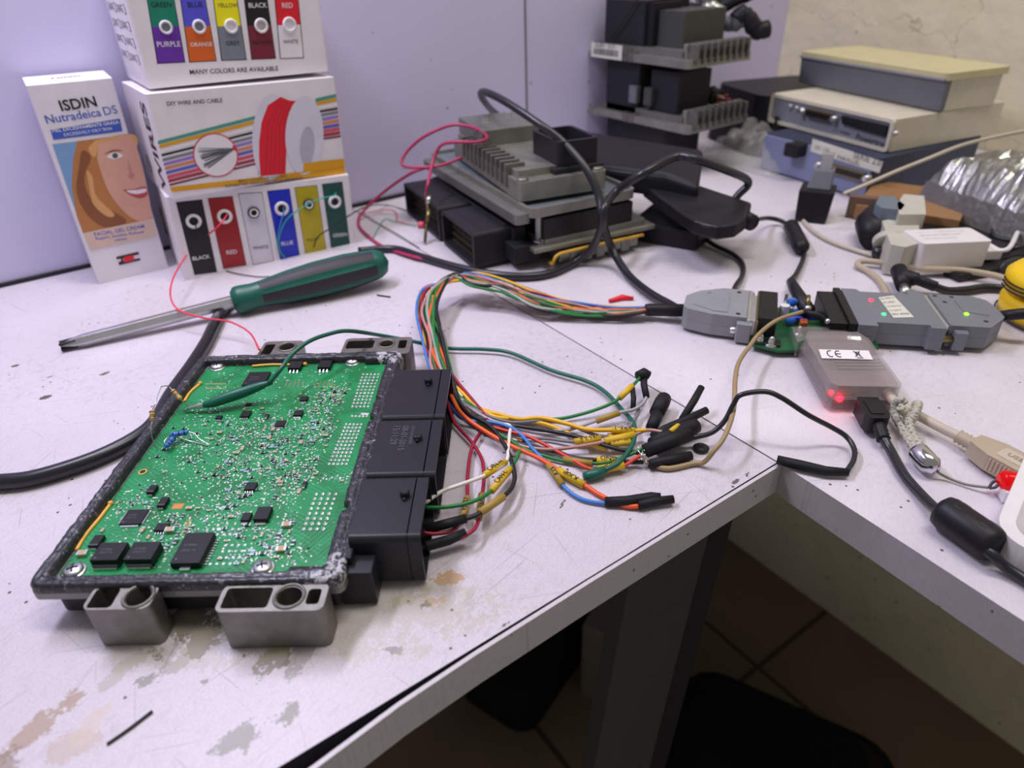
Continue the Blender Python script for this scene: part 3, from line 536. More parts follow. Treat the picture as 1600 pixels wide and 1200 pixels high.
for nm, L_, z in (('left', [(.0085, .02), (.0078, .028), (.0085, .036), (.0088, .045)], .0165), ('left2', [(.0088, .118), (.0085, .126), (.0105, .134)], .0165), ('top', [(.030, VL-.0085), (.040, VL-.0075), (.050, VL-.008), (.058, VL-.007)], .0168)):
    mb = MB(TE); mb.tube(smooth_path([(x-(.0022 if x < .02 else 0), y+(.0012 if x > .02 else 0), z+.0004) for x, y in L_]), .0007, 'seal_y'); x, y = L_[-1]; mb.ball((x-(.0022 if x < .02 else 0), y, z+.0006), .0011, 'seal_y'); mb.build('yellow_gasket', ecu, label='yellow rubber gasket bead')
# mounting lugs
def lug(u0, v0, u1, v1, pockets, hole, parts):
    holes = [rrect(*p, .0012, 3) for p in pockets]+[ell(*hole, 20)]
    mb = MB(TE); mb.prism(rrect(u0, v0, u1, v1, .0026, 4), .0003, .0188, 'alu', holes=holes, smooth=True)
    mb.prism(rrect(u0+.001, v0+.001, u1-.001, v1-.001, .002), .0003, .0060, 'alud')
    mb.box((u0+.004, min(v1, VL)-.001 if v1 < .05 else v0-.003, .010), (u1-.004, min(v1, VL)+.003 if v1 < .05 else v0+.001, .0165), 'alud')
    hx, hy, hr, _h = hole; T_h = TE @ TR(hx, hy, 0); mb.lathe([(hr+.0014, .0180), (hr+.0012, .0194), (hr+.0002, .0195), (hr-.0001, .0180), (hr-.0001, .006)], 'alu', 28, T_h, caps=False)
    lo = mb.build('mounting_lug', ecu, .0006)
lug(.0240, -.0090, .0465, .0012, [(.0252, -.0083, .0335, .0000)], (.0410, -.0037, .0042, .0042), 0)
lug(.0690, -.0110, .1050, .0005, [(.0705, -.0096, .0862, -.0010), (.0985, -.0085, .1030, -.0020)], (.0925, -.0050, .0043, .0040), 0)
lug(.0300, VL-.001, .0520, VL+.0165, [(.0315, VL+.002, .037, VL+.013)], (.0440, VL+.0095, .0040, .0040), 0)
lug(.0750, VL-.001, .1120, VL+.0175, [(.0765, VL+.006, .0915, VL+.0145), (.105, VL+.005, .1095, VL+.014)], (.0985, VL+.0100, .0036, .0036), 0)
# connector blocks on the right side
def conn(name, u0, v0, u1, v1, h, sockets, stud, lab):
    mb = MB(TE); mb.prism(rrect(v0, 0, v1, h, .0022, 4), u0, u1-.0045, 'ecublack', T=TE @ Matrix(((0, 0, 1, 0), (1, 0, 0, 0), (0, 1, 0, .0015), (0, 0, 0, 1))), smooth=False)
    # open mouth towards +u
    hol = [rrect(a+.0012, .0012, b_-.0012, h-.0012, .0018, 4) for a, b_ in sockets]
    mb.prism(rrect(v0, 0, v1, h, .0022, 4), u1-.0050, u1, 'ecublack', holes=hol, T=TE @ Matrix(((0, 0, 1, 0), (1, 0, 0, 0), (0, 1, 0, .0015), (0, 0, 0, 1))))
    for a, b_ in sockets: mb.box((u1-.0050, a+.002, .003), (u1-.0046, b_-.002, h-.002), 'g_black')
    mb.lathe([(.0019, 0), (.0019, .0022), (.0015, .0026)], 'ecublack', 14, TE @ TR(*stud, h+.0015))
    mb.box((stud[0]-.0006, stud[1]-.003, h+.001), (stud[0]+.0006, stud[1]+.003, h+.0025), 'ecublack')
    return mb
mbA = conn('a', .109, .0895, .1370, .1320, .0225, [(.0895, .1320)], (.1270, .1180), ''); mbA.build('connector_block', ecu, .0004, label='rear black connector block')
mbB = conn('b', .109, .0500, .1365, .0890, .0225, [(.0500, .0890)], (.1270, .0740), '')
for s_, uu in (('A2C9181460000', .1235), ('08-01-2015', .1195), ('15:11:29', .1155)):
    L_ = {14: .024, 10: .017}.get(len(s_), .013); v_ = .083; mbB.text(s_, (uu, v_), (uu, v_-L_), .0242, 'chipt', plane='top', wt=.0)
mbB.build('connector_block', ecu, .0004, label='middle black connector block with printed code and date')
mbC = conn('c', .109, .0150, .1345, .0490, .0232, [(.0150, .0490)], (.1265, .0370), ''); mbC.build('connector_block', ecu, .0004, label='front black connector block with wires plugged in')
mb = MB(TE); mb.box((.1055, .0060, .001), (.1180, .1400, .0170), 'ecublack'); mb.box((.1065, .010, .0168), (.1105, .138, .0205), 'ecublack'); mb.build('connector_flange', ecu, .0005)

# ---- circuit board
TOPZ = .0165
pcb = MB(TE).prism(rrect(.0055, .0055, UW-.0055, VL-.0055, .002), .0150, TOPZ, 'pcb').build('circuit_board', ecu)
Iv = TE.inverted()
def L(px, py, z=TOPZ): q = Iv @ at(px, py, z); return q.x, q.y
def k4(x, y): return 20+x/2.5, 480+y/2.5
def k5(x, y): return 300+x/2.264, 480+y/2.264
busy = []
def claim(u, v, r): busy.append((u, v, r))
def chipobj(px, py, sx, sy, h, kind, rot=0, name='chip'):
    u, v = L(px, py, TOPZ+h*.7); T_ = TE @ TR(u, v, TOPZ, rot); mb = MB(T_); claim(u, v, max(sx, sy)*.62)
    m_ = 'chip'
    mb.box((-sx/2, -sy/2, .0003), (sx/2, sy/2, h), m_)
    def pins(side, cnt, pl, pw):
        L_ = (sx if side in 'fb' else sy)*.86
        for i in range(cnt):
            t = -L_/2+L_*(i+.5)/cnt
            if side in 'fb':
                y0 = -sy/2 if side == 'f' else sy/2; y1 = y0+(-pl if side == 'f' else pl)
                mb.hexa([(t-pw, min(y0, y1), .0001), (t+pw, min(y0, y1), .0001), (t+pw, max(y0, y1), .0001), (t-pw, max(y0, y1), .0001)],
                        [(t-pw, min(y0, y1), .0004 if side == 'f' else h*.5), (t+pw, min(y0, y1), .0004 if side == 'f' else h*.5), (t+pw, max(y0, y1), h*.5 if side == 'f' else .0004), (t-pw, max(y0, y1), h*.5 if side == 'f' else .0004)], 'tin')
            else:
                x0 = -sx/2 if side == 'l' else sx/2; x1 = x0+(-pl if side == 'l' else pl)
                mb.box((min(x0, x1), t-pw, .0001), (max(x0, x1), t+pw, .0006), 'tin')
    if kind == 'power': mb.box((-sx*.42, -sy/2-.0012, .0001), (sx*.42, -sy/2, .0010), 'tin'); mb.box((-sx*.46, -sy/2-.0006, .0003), (sx*.46, -sy/2+.0002, h*.45), 'chipt'); pins('b', 3, .002, .0006)
    if kind == 'big': pins('r', 10, .0016, .00028); pins('l', 10, .0016, .00028); mb.box((-.0018, -sy/2-.0014, .0001), (.0018, -sy/2, .0012), 'tin'); mb.box((-.002, sy/2, .0001), (.002, sy/2+.0012, .0012), 'tin')
    if kind == 'qfp':
        for sd in 'fblr': pins(sd, 12, .0009, .00016)
    if kind == 'soic': pins('f', 4, .0012, .00022); pins('b', 4, .0012, .00022)
    if kind == 'dpak': pins('f', 3, .0022, .0004); mb.box((-sx*.4, sy/2, .0001), (sx*.4, sy/2+.001, .0006), 'tin')
    if kind == 'tab': mb.box((-sx*.36, -sy/2-.0014, .0001), (sx*.36, -sy/2, .0007), 'tin'); pins('b', 2, .0012, .0004)
    if kind == 'diode': mb.box((-sx*.32, -sy/2-.0007, .0001), (sx*.32, -sy/2, .0010), 'tin'); mb.box((-sx*.32, sy/2, .0001), (sx*.32, sy/2+.0007, .0010), 'tin'); mb.box((-sx*.5, -sy/2+.0004, h), (sx*.5, -sy/2+.0009, h+.00005), 'chipt')
    if kind == 'bga': pins('f', 2, .0005, .0001)
    if kind in ('power', 'big', 'bga', 'qfp') and sx > .006:
        mb.text('ST4080', (-sx*.33, sy*.05), (sx*.1, sy*.05), h+.00005, 'chipt', plane='top'); mb.text('GK02 V6', (-sx*.33, -sy*.12), (sx*.15, -sy*.12), h+.00005, 'chipt', plane='top')
        mb.lathe([(.0004, 0), (.0004, .00005)], 'chipt', 8, T_ @ TR(-sx*.36, -sy*.36, h))
    mb.build(name, pcb, .00012, 1)
for a in ((172, 865, .0098, .0085, .0042, 'power'), (224, 864, .0098, .0085, .0042, 'power'), (302, 858, .0105, .0150, .0030, 'big'), (210, 808, .0080, .0080, .0011, 'qfp'),
          (238, 765, .0028, .0046, .0020, 'diode'), (255, 785, .0030, .0050, .0020, 'diode'), (151, 846, .0036, .0056, .0020, 'diode'), (253, 824, .0047, .0040, .0014, 'soic'),
          (401, 592, .0110, .0125, .0013, 'bga'), (462, 571, .0065, .0070, .0022, 'dpak'), (508, 570, .0065, .0070, .0022, 'dpak'), (438, 662, .0045, .0045, .0010, 'qfp'), (466, 646, .0040, .0040, .0014, 'soic'),
          (475, 623, .0036, .0036, .0012, 'soic'), (384, 647, .0044, .0048, .0012, 'soic'), (392, 760, .0044, .0046, .0013, 'soic'), (411, 803, .0056, .0070, .0022, 'tab'), (385, 808, .0034, .0044, .0016, 'tab'),
          (342, 652, .0028, .0026, .0010, 'soic'), (388, 632, .0024, .0024, .0010, 'soic'), (476, 757, .0016, .0034, .0011, 'diode'), (417, 650, .0018, .0026, .0011, 'diode')):
    chipobj(*a)
# screws
for px, py in ((340, 574), (551, 566), (411, 888), (116, 893)):
    u, v = L(px, py); T_ = TE @ TR(u, v, TOPZ, 20); claim(u, v, .0045); mb = MB(T_)
    mb.lathe([(.0042, 0), (.0042, .0004), (.0036, .0005)], 'tin', 24); mb.lathe([(.0034, .0004), (.0034, .0011), (.0026, .0018), (.0001, .0021)], 'steel', 20, caps=False)
    mb.box((-.0018, -.00035, .0017), (.0018, .00035, .00225), 'g_black'); mb.box((-.00035, -.0018, .0017), (.00035, .0018, .00225), 'g_black'); mb.build('screw', pcb)
u, v = L(223, 737); claim(u, v, .002); MB(TE @ TR(u, v, TOPZ)).lathe([(.0018, .00005), (.0012, .00008)], 'gold', 16, caps=False).lathe([(.0012, .00006), (.0001, .00006)], 'g_black', 16, caps=False).build('board_hole', pcb)
# printed marks on the board
mb = MB(TE); a = L(293, 833); b_ = L(301, 812); mb.text('S4101', a, b_, TOPZ+.00008, 'silk', plane='top', wt=.01)
u, v = L(278, 791); mb.flat([(u-.0021, v-.0016), (u+.0021, v-.0016), (u+.0021, v+.0016), (u-.0021, v+.0016)], TOPZ+.00006, 'qr', plane='top'); claim(u, v, .003)
for k in range(8): mb.flat([(u-.0018+k*.00046, v-.0012), (u-.0016+k*.00046, v-.0012), (u-.0016+k*.00046, v+.0004+.0008*(k % 2)), (u-.0018+k*.00046, v+.0004+.0008*(k % 2))], TOPZ+.00009, 'silk', plane='top')
mb.build('printed_marks', pcb)
# through-hole pin fields: individual solder rings are a surface pattern of the board
mb = MB(TE)
def ringfield(q, nx, ny):
    P4 = [Vector(L(*k5(*p))) for p in q]
    for i in range(nx):
        for j in range(ny):
            a = P4[3].lerp(P4[2], i/(nx-1)); b2 = P4[0].lerp(P4[1], i/(nx-1)); p_ = a.lerp(b2, j/(ny-1))
            mb.lathe([(.00078, .0), (.00074, .00022), (.00040, .00030), (.00032, .0001)], 'tin', 9, TE @ TR(p_.x, p_.y, TOPZ), caps=False)
            mb.raw([(.00034*math.cos(t), .00034*math.sin(t), .00015) for t in [k*math.pi/3 for k in range(6)]], [(0, 1, 2, 3, 4, 5)], 'g_black', False, TE @ TR(p_.x, p_.y, TOPZ))
    c = sum(P4, Vector((0, 0)))/4
    for t in range(6): claim(*(P4[0].lerp(P4[3], t/5).lerp(P4[1].lerp(P4[2], t/5), .5)), .0075)
ringfield([(605, 238), (660, 238), (622, 352), (567, 352)], 5, 11); ringfield([(545, 415), (598, 415), (545, 555), (485, 555)], 5, 12); ringfield([(440, 662), (508, 662), (465, 785), (395, 785)], 4, 8); ringfield([(600, 378), (622, 378), (618, 386), (566, 386)], 5, 2)
o = mb.build('solder_ring', pcb); o['kind'] = 'stuff'
# small parts: 100 built one by one, the rest as one
random.seed(21)
def free(u, v, r): return .009 < u < UW-.009 and .009 < v < VL-.009 and all((u-a)**2+(v-b_)**2 > (r+c)**2 for a, b_, c in busy)
clusters = [(*L(*k4(x, y)), s) for x, y, s in ((560, 760, .010), (430, 760, .008), (620, 860, .010), (800, 820, .012), (900, 870, .012), (600, 950, .006), (860, 640, .012), (760, 480, .013), (900, 480, .012), (950, 560, .012), (720, 560, .014))]
clusters += [(*L(*k5(x, y)), s) for x, y, s in ((250, 460, .014), (320, 500, .012), (420, 440, .010), (470, 430, .008), (300, 560, .012), (350, 620, .010), (400, 620, .008), (420, 540, .009), (320, 780, .009), (300, 860, .007), (530, 300, .006), (500, 330, .008), (430, 340, .009), (210, 560, .010), (240, 420, .010), (540, 590, .006), (150, 690, .008))]
def cpos():
    while 1:
        c = random.choice(clusters); u, v = random.gauss(c[0], c[2]*.75), random.gauss(c[1], c[2]*.75)
        if free(u, v, .0006): return u, v
def smd(mb, sx, sy, kind, T_):
    h = sy*.45 if kind != 'smdt' else sy*.6
    mb.box((-sx*.32, -sy/2, .0001), (sx*.32, sy/2, h), kind, T_); mb.box((-sx/2, -sy/2, .0001), (-sx*.3, sy/2, h+.00006), 'tin', T_); mb.box((sx*.3, -sy/2, .0001), (sx/2, sy/2, h+.00006), 'tin', T_)
placed = []
for i in range(420):
    u, v = cpos()
    if any(abs(u-a)+abs(v-b_) < .0021 for a, b_ in placed): continue
    placed.append((u, v))
big = [(*L(328/1*.4+20, 480+965/2.5), 0)]
stuffmb = MB(TE)
for i, (u, v) in enumerate(placed):
    kind = random.choice(['smdb', 'smdb', 'smdb', 'smdt', 'smdblue', 'smdt', 'chip']); sx, sy = random.choice([(.0019, .0011), (.0016, .0009), (.0013, .0008), (.0022, .0013)]); T_ = TE @ TR(u, v, TOPZ, random.choice((0, 90)))
    if i < 98: mb = MB(T_); smd(mb, sx*1.15, sy*1.15, kind, T_); mb.build('capacitor' if kind in ('smdt', 'smdblue') else 'resistor', pcb)
    else: smd(stuffmb, sx*.85, sy*.85, kind, T_)
for px, py in (k4(275, 968), k4(617, 876), k5(318, 862), k5(337, 775)):
    u, v = L(px, py); claim(u, v, .0025); T_ = TE @ TR(u, v, TOPZ, 5); mb = MB(T_); smd(mb, .0036, .0024, 'smdt', T_); mb.build('capacitor', pcb)
o = stuffmb.build('tiny_component', pcb); o['kind'] = 'stuff'
dots = MB(TE); k = 0
def dot(u, v, a, b_, m_='padw'):
    dots.raw([(u+a*math.cos(t), v+b_*math.sin(t), TOPZ+.00012) for t in [q*math.pi/4 for q in range(8)]], [tuple(range(8))], m_)
while k < 3000:
    if random.random() < .72: u, v = cpos(); u = round(u/.0007)*.0007; v = round(v/.0007)*.0007
    else: u, v = random.uniform(.012, UW-.012), random.uniform(.012, VL-.010)
    k += 1
    if free(u, v, .0002): r_ = random.choice((.00018, .00022, .00028, .00034, .00042)); dot(u, v, r_, r_)
for (x0, y0), nx, ny, du, dv, w2, h2 in (((760, 870), 6, 2, .0024, .0026, .0008, .0012), ((795, 955), 5, 4, .0024, .0030, .0009, .0010), ((350, 265), 7, 1, .0018, .002, .0002, .0016), ((140, 870), 5, 3, .0016, .0018, .0005, .0005)):
    u0, v0 = L(*(k4(x0, y0) if x0 > 700 else k5(x0, y0)))
    for i in range(nx):
        for j in range(ny):
            u, v = u0+i*du, v0+j*dv-ny*dv/2
            if free(u, v, 0): dots.raw([(u-w2/2, v-h2/2, TOPZ+.00013), (u+w2/2, v-h2/2, TOPZ+.00013), (u+w2/2, v+h2/2, TOPZ+.00013), (u-w2/2, v+h2/2, TOPZ+.00013)], [(0, 1, 2, 3)], 'tin')
for i in range(14):                                       # comb outline of test pads near the top left
    for r_ in range(2):
        u, v = L(322+i*2.3, 600+r_*7); dots.raw([(u-.0002, v-.0006, TOPZ+.0001), (u+.0002, v-.0006, TOPZ+.0001), (u+.0002, v+.0006, TOPZ+.0001), (u-.0002, v+.0006, TOPZ+.0001)], [(0, 1, 2, 3)], 'smdt')
for x0 in (462, 508):                                     # fan of bare tracks below the two power transistors
    for i in range(5):
        a = L(x0-12+i*6, 595); b2 = L(x0-18+i*7, 607); dots.tube([(a[0], a[1], TOPZ+.0001), (b2[0], b2[1], TOPZ+.0001)], .00018, 'smdt', 4)
o = dots.build('solder_point', pcb); o['kind'] = 'stuff'

# resistors tacked on by their leads
def resistor(name, a, b_, r_, body, bands, leads, label):
    a = at(*a); b_ = at(*b_); mb = MB(Matrix.Translation(a)); mb.T = Matrix.Identity(4)
    P = [a.lerp(b_, t) for t in (0, .08, .2, .3, .7, .8, .92, 1)]; mb.tube(P, [r_*.5, r_, r_*1.05, r_*.85, r_*.85, r_*1.05, r_, r_*.5], body, 12)
    for t, m_ in zip((.18, .36, .5, .64, .82), bands): mb.tube([a.lerp(b_, t-.035), a.lerp(b_, t+.035)], r_*(1.09 if t in (.18, .82) else .92), m_, 12)
    t = thing(name, Matrix.Translation(a), label, 'resistor', 'resistors tacked on the circuit board'); mb.build('resistor_body', t)
    for q in leads: lm = MB(); lm.tube(smooth_path([at(*p) if not isinstance(p, Vector) else p for p in q]), .00025, 'tin', 6); lm.build('lead_wire', t)
bt = ('band1', 'band2', 'band2', 'gold', 'band1')
resistor('axial_resistor', (238, 658, .0300), (238, 641, .0330), .0012, 'resbeige', bt, [[(238, 641, .0330), (243, 630, .035), (246, 618, .036), (252, 604, .037)], [(238, 658, .030), (236, 668, .028), (238, 685, .022), (246, 703, .0168)]], 'beige banded resistor standing on its lead at the left rim of the board')
resistor('axial_resistor', (269, 609, .0275), (283, 624, .0235), .0011, 'resbeige', ('band1', 'gold', 'y_green', 'gold', 'y_yellow'), [[(269, 609, .0275), (262, 603, .03), (252, 604, .037)], [(283, 624, .0235), (288, 630, .020), (296, 636, .017)]], 'beige banded resistor slanting over the upper left rim')
bl = ('ink', 'g_mblue', 'ink', 'g_mblue', 'ink')
resistor('axial_resistor', (259, 698, .0195), (272, 683, .0195), .0013, 'resblue', bl, [[(259, 698, .0195), (257, 690, .021), (262, 683, .0215), (266, 680, .020)], [(272, 683, .0195), (280, 684, .019), (300, 690, .0175), (325, 696, .017)]], 'front blue resistor of the soldered pair on the board')
resistor('axial_resistor', (266, 680, .0205), (294, 675, .0205), .0012, 'resblue', bl, [[(294, 675, .0205), (303, 677, .020), (312, 686, .0185), (328, 696, .017)]], 'rear blue resistor of the soldered pair on the board')

# ================================================================ TEST LEAD (dark green)
lead = thing('test_lead', TR(*at(290, 640, .017)), 'dark green test lead with pointed clip touching the circuit board', 'test lead')
MB().tube(smooth_path([at(288, 641, .0175), at(300, 637, .019), at(322, 632, .0205)]), [.0005]*5+[.0010]*5+[.0014]*5, 'tin', 10).build('metal_tip', lead)
P = smooth_path([at(318, 633, .0205), at(330, 630, .021), at(355, 621, .0225), at(385, 611, .024), at(410, 602, .026), at(425, 597, .027)], 6)
MB().tube(P, [.0013+.0014*math.sin(math.pi*min(1, i/(len(P)-1)*1.1))*(1 if i < len(P)*.8 else .7) for i in range(len(P))], 'y_dgreen', 12).build('clip_boot', lead)
cable('cord', [(420, 599, .027), (440, 575, .032), (455, 555, .034), (480, 535, .036), (510, 523, .035), (545, 517, .032), (600, 525, .014), (648, 534, .008), (680, 542, .0035), (715, 545, .003), (760, 546, .003), (800, 552, .003), (860, 578, .003), (915, 595, .003), (945, 612, .003), (972, 640, .003), (990, 662, .004), (990, 690, .006), (970, 720, .006), (945, 735, .004)], .0011, 'y_dgreen', lead)
MB().tube([at(945, 735, .004), at(925, 742, .003), at(912, 745, .003)], [.0022, .0026, .0018], 'y_dgreen', 10).build('clip_boot', lead)

# ================================================================ SCREWDRIVER
a = at(95, 541, .0035); b_ = at(362, 470, .0125); c = at(606, 408, .0160)
d_ = (c-a).normalized(); zz = Vector((0, 0, 1)); yy = zz.cross(d_).normalized(); zz2 = d_.cross(yy)
TS = Matrix(((d_.x, yy.x, zz2.x, a.x), (d_.y, yy.y, zz2.y, a.y), (d_.z, yy.z, zz2.z, a.z), (0, 0, 0, 1)))
TX = TS @ Matrix(((0, 0, 1, 0), (1, 0, 0, 0), (0, 1, 0, 0), (0, 0, 0, 1)))      # local z along the blade
sd = thing('screwdriver', TS, 'large cross-tip screwdriver with green and black grip lying on the desk', 'screwdriver')
LB = (b_-a).length; LH = (c-b_).length
mb = MB(TX); mb.lathe([(.0005, 0), (.0016, .002), (.0030, .006), (.0042, .013), (.0042, LB+.006)], 'steel', 6, smooth=False)
mb.build('blade', sd, .0002)
mb = MB(TX)
for k in range(4): mb.box((-.0005, .0008, -.0002), (.0005, .0034, .0090), 'g_black', TX @ Matrix.Rotation(R(45+90*k), 4, 'Z'))
mb.build('tip_flutes', sd)
mb = MB(TX); prof = [(0, .0060), (.0015, .0088), (.006, .0092), (.014, .0084), (.022, .0090), (.035, .0108), (.055, .0122), (.075, .0122), (.088, .0112), (.096, .0102), (.101, .0078), (.1035, .0040), (.104, .0005)]
sc_h = LH/.104; seg = 36; vs = []; zsamp = [i/40*.104 for i in range(41)]
def pr(z):
    for (z0, r0), (z1, r1) in zip(prof, prof[1:]):
        if z <= z1+1e-9: t = (z-z0)/(z1-z0); t = t*t*(3-2*t) if 0 else t; return r0+(r1-r0)*t
    return .0005
for z in zsamp:
    for i in range(seg):
        an = 2*math.pi*i/seg; r_ = pr(z); r_ *= 1-.05*(abs(math.cos(3*an)) < .28)*(.02 < z < .092); vs.append((r_*math.cos(an), r_*math.sin(an), LB+z*sc_h))
fg, fb = [], []
for j in range(40):
    for i in range(seg):
        k = (i+1) % seg; f_ = (j*seg+i, j*seg+k, (j+1)*seg+k, (j+1)*seg+i); zc = zsamp[j]+.0013; an = 2*math.pi*(i+.5)/seg; ridge = abs(math.cos(3*an)) < .28
        lo_, hi_ = (.0185, .094) 
        (fb if (lo_ < zc < hi_ and not ridge) else fg).append(f_)
mb.raw(vs, fg, 'drvgreen', True); mb.raw(vs, fb, 'drvblack', True); mb.build('handle', sd)

# ================================================================ THICK BLACK CABLES
tagc('power_cable', [(-420, 700, .0040), (-230, 748, .0040), (-100, 757, .0040), (0, 753, .0040), (60, 745, .0040), (150, 716, .0040), (215, 683, .0040), (245, 655, .0040), (268, 615, .004), (300, 570, .004), (322, 535, .004), (333, 512, .004), (350, 480, .004), (372, 465, .0036)], .0037, 'rubs', 'thick black cable running under the opened control unit to the left picture edge', 'cable', seg=12)
o, _ = tagc('power_cable', [(560, 392, .003), (616, 389, .003), (660, 402, .003), (712, 417, .003), (765, 428, .003), (820, 432, .003), (862, 426, .003), (900, 408, .004), atY(926, 386, .352), atY(941, 352, .340), atY(945, 324, .340), atY(964, 298, .348), at(1004, 272, .068), at(1056, 245, .075), at(1090, 250, .074), at(1140, 268, .062), at(1166, 280, .050), at(1168, 290, .044), at(1155, 303, .038), at(1148, 312, .034)], .0029, 'rubs', 'black cable arcing from the screwdriver handle up over the phone-like cases', 'cable', seg=12)
P2 = [atY(800, 200, .57), atY(783, 184, .56), atY(766, 170, .54), atY(752, 150, .50), atY(758, 144, .48), atY(788, 158, .45), atY(840, 192, .415), atY(880, 222, .395), atY(916, 264, .372), atY(936, 308, .357), atY(942, 348, .347), at(956, 388, .014), at(980, 428, .004), at(1012, 456, .004), at(1050, 478, .006), at(1062, 486, .008)]
o, _ = cable('power_cable', P2, .0029, 'rubs', seg=12); tag(o, 'black cable looping high in front of the wall down to the grey connector sleeve', 'cable')

# ================================================================ PILE OF CONTROL UNITS
TP = TR(.2755, .3700, 0, -9.5)
e1 = thing('engine_control_unit', TP, 'lowest control unit of the pile, with two black plug sockets and orange pin row', 'control unit', 'control units piled by the wall')
mb = MB(TP); mb.box((0, 0, .014), (.104, .1900, .0175), 'aluf'); mb.prism(rrect(.008, .004, .098, .184, .004), .0175, .0215, 'alud'); mb.box((-.012, .008, .006), (.01, .180, .0185), 'blacktex'); mb.build('housing', e1, .0008)
mb = MB(TP); mb.box((.02, -.001, .004), (.088, .150, .012), 'aluf')
for k in range(5): mb.prism(rrect(.028+k*.011, -.003, .036+k*.011, .01, .002), .003, .0105, 'alud')
mb.build('underside_casting', e1, .001)
mb = MB(TP); mb.tube(smooth_path([(.014, .004, .004), (.013, -.003, .0055), (.016, -.004, .0115), (.03, -.004, .0128), (.09, -.004, .0130)]), .0012, 'gold', 8); mb.build('yellow_gasket', e1)
def socket(T_, v0, v1, x0, x1, h, par, mouth='-x', seed=0):
    mb = MB(T_); M4 = T_ @ Matrix(((0, 0, 1, 0), (1, 0, 0, 0), (0, 1, 0, .001), (0, 0, 0, 1)))
    mb.prism(rrect(v0, 0, v1, h, .003, 4), x0+.008, x1, 'blacktex', T=M4); mb.prism(rrect(v0, 0, v1, h, .003, 4), x0, x0+.0082, 'blacktex', holes=[rrect(v0+.0025, .0025, v1-.0025, h-.0025, .002, 4)], T=M4)
    for i in range(12):
        for j in range(3): mb.box((x0+.004, v0+.008+i*(v1-v0-.016)/12, .006+j*.006), (x0+.0085, v0+.009+i*(v1-v0-.016)/12, .007+j*.006), 'brass', T_)
    mb.build('plug_socket', par, .0006)
TC = TR(.2435, .4000, 0, -8.6)
socket(TC, .0, .062, 0, .030, .027, e1); socket(TC, .068, .150, 0, .030, .027, e1)
mb = MB(TC); mb.box((.030, -.004, .010), (.040, .150, .0285), 'blacktex'); mb.box((.026, .004, .027), (.032, .148, .0292), 'blacktex'); mb.build('socket_flange', e1, .0008)
mb = MB(TC)
for i in range(42): mb.box((.0335, .004+i*.0034, .0285), (.0385, .0056+i*.0034, .0300), 'copper')
mb.box((.033, .003, .0284), (.039, .148, .0288), 'w_red'); mb.build('pin_row', e1, label='row of orange copper pins')
mb = MB(TP); mb.lathe([(.0048, .0175), (.0048, .0190), (.0030, .0192), (.0030, .0385)], 'steel', 16, TP @ TR(.010, .012, 0)); mb.build('spacer_post', e1)
# middle tray unit
TM = TR(.2760, .3740, .0385, -8)
e2 = thing('engine_control_unit', TM, 'middle control unit of the pile, open aluminium tray with blue-grey lid plate', 'control unit', 'control units piled by the wall')
mb = MB(TM); mb.prism(rrect(0, 0, .088, .188, .006), .0, .0045, 'plate_blue', smooth=False); mb.prism(rrect(-.001, -.001, .089, .189, .007), .0005, .0072, 'aluf', holes=[rrect(.0015, .0015, .0865, .1865, .005)])
mb.prism(rrect(-.010, .004, .002, .184, .003), -.004, .003, 'alud'); mb.build('housing', e2, .0006)
mb = MB(TM); mb.prism(rrect(.026, -.017, .088, -.0045, .004), .0, .0015, 'aluf', T=TM @ Matrix(((1, 0, 0, 0), (0, 0, 1, .002), (0, 1, 0, -.0015), (0, 0, 0, 1)))); mb.build('bent_bracket', e2, .0003)
mb = MB(TM); mb.box((.01, .0, -.0205), (.086, .16, -.002), 'g_black'); mb.build('inner_core', e2)
# upper finned unit
TU = TR(.2780, .3905, .0462, -13)
e3 = thing('engine_control_unit', TU, 'topmost control unit of the pile, cast aluminium with fins and black socket', 'control unit', 'control units piled by the wall')
mb = MB(TU); mb.prism(rrect(0, 0, .070, .150, .004), .0, .0135, 'aluf'); mb.prism(rrect(.003, .012, .067, .146, .004), .0135, .0185, 'aluf'); mb.box((.006, .090, .0185), (.062, .148, .0310), 'alud')
for x, y in ((.005, .006), (.065, .006)): mb.lathe([(.0045, .0), (.0045, .0150), (.0025, .0156)], 'alu', 16, TU @ TR(x, y, 0))
for x, y in ((.020, .12), (.045, .13)): mb.lathe([(.003, .031), (.0026, .034)], 'steel', 12, TU @ TR(x, y, 0))
mb.build('housing', e3, .001)
for k in range(11):
    f_ = MB(TU); f_.box((-.0015, .022+k*.0095, .0050), (.0140, .0250+k*.0095, .0215), 'alu'); f_.build('cooling_fin', e3, .0005)
mb = MB(TU); mb.box((.030, .006, .0135), (.070, .060, .0175), 'blacktex'); M4 = TU
mb.prism(rrect(.034, .010, .068, .056, .004), .0172, .0350, 'blacktex', holes=[rrect(.037, .013, .065, .053, .003)]); mb.prism(rrect(.036, .012, .066, .054, .003), .0172, .024, 'g_black'); mb.build('plug_socket', e3, .0008)
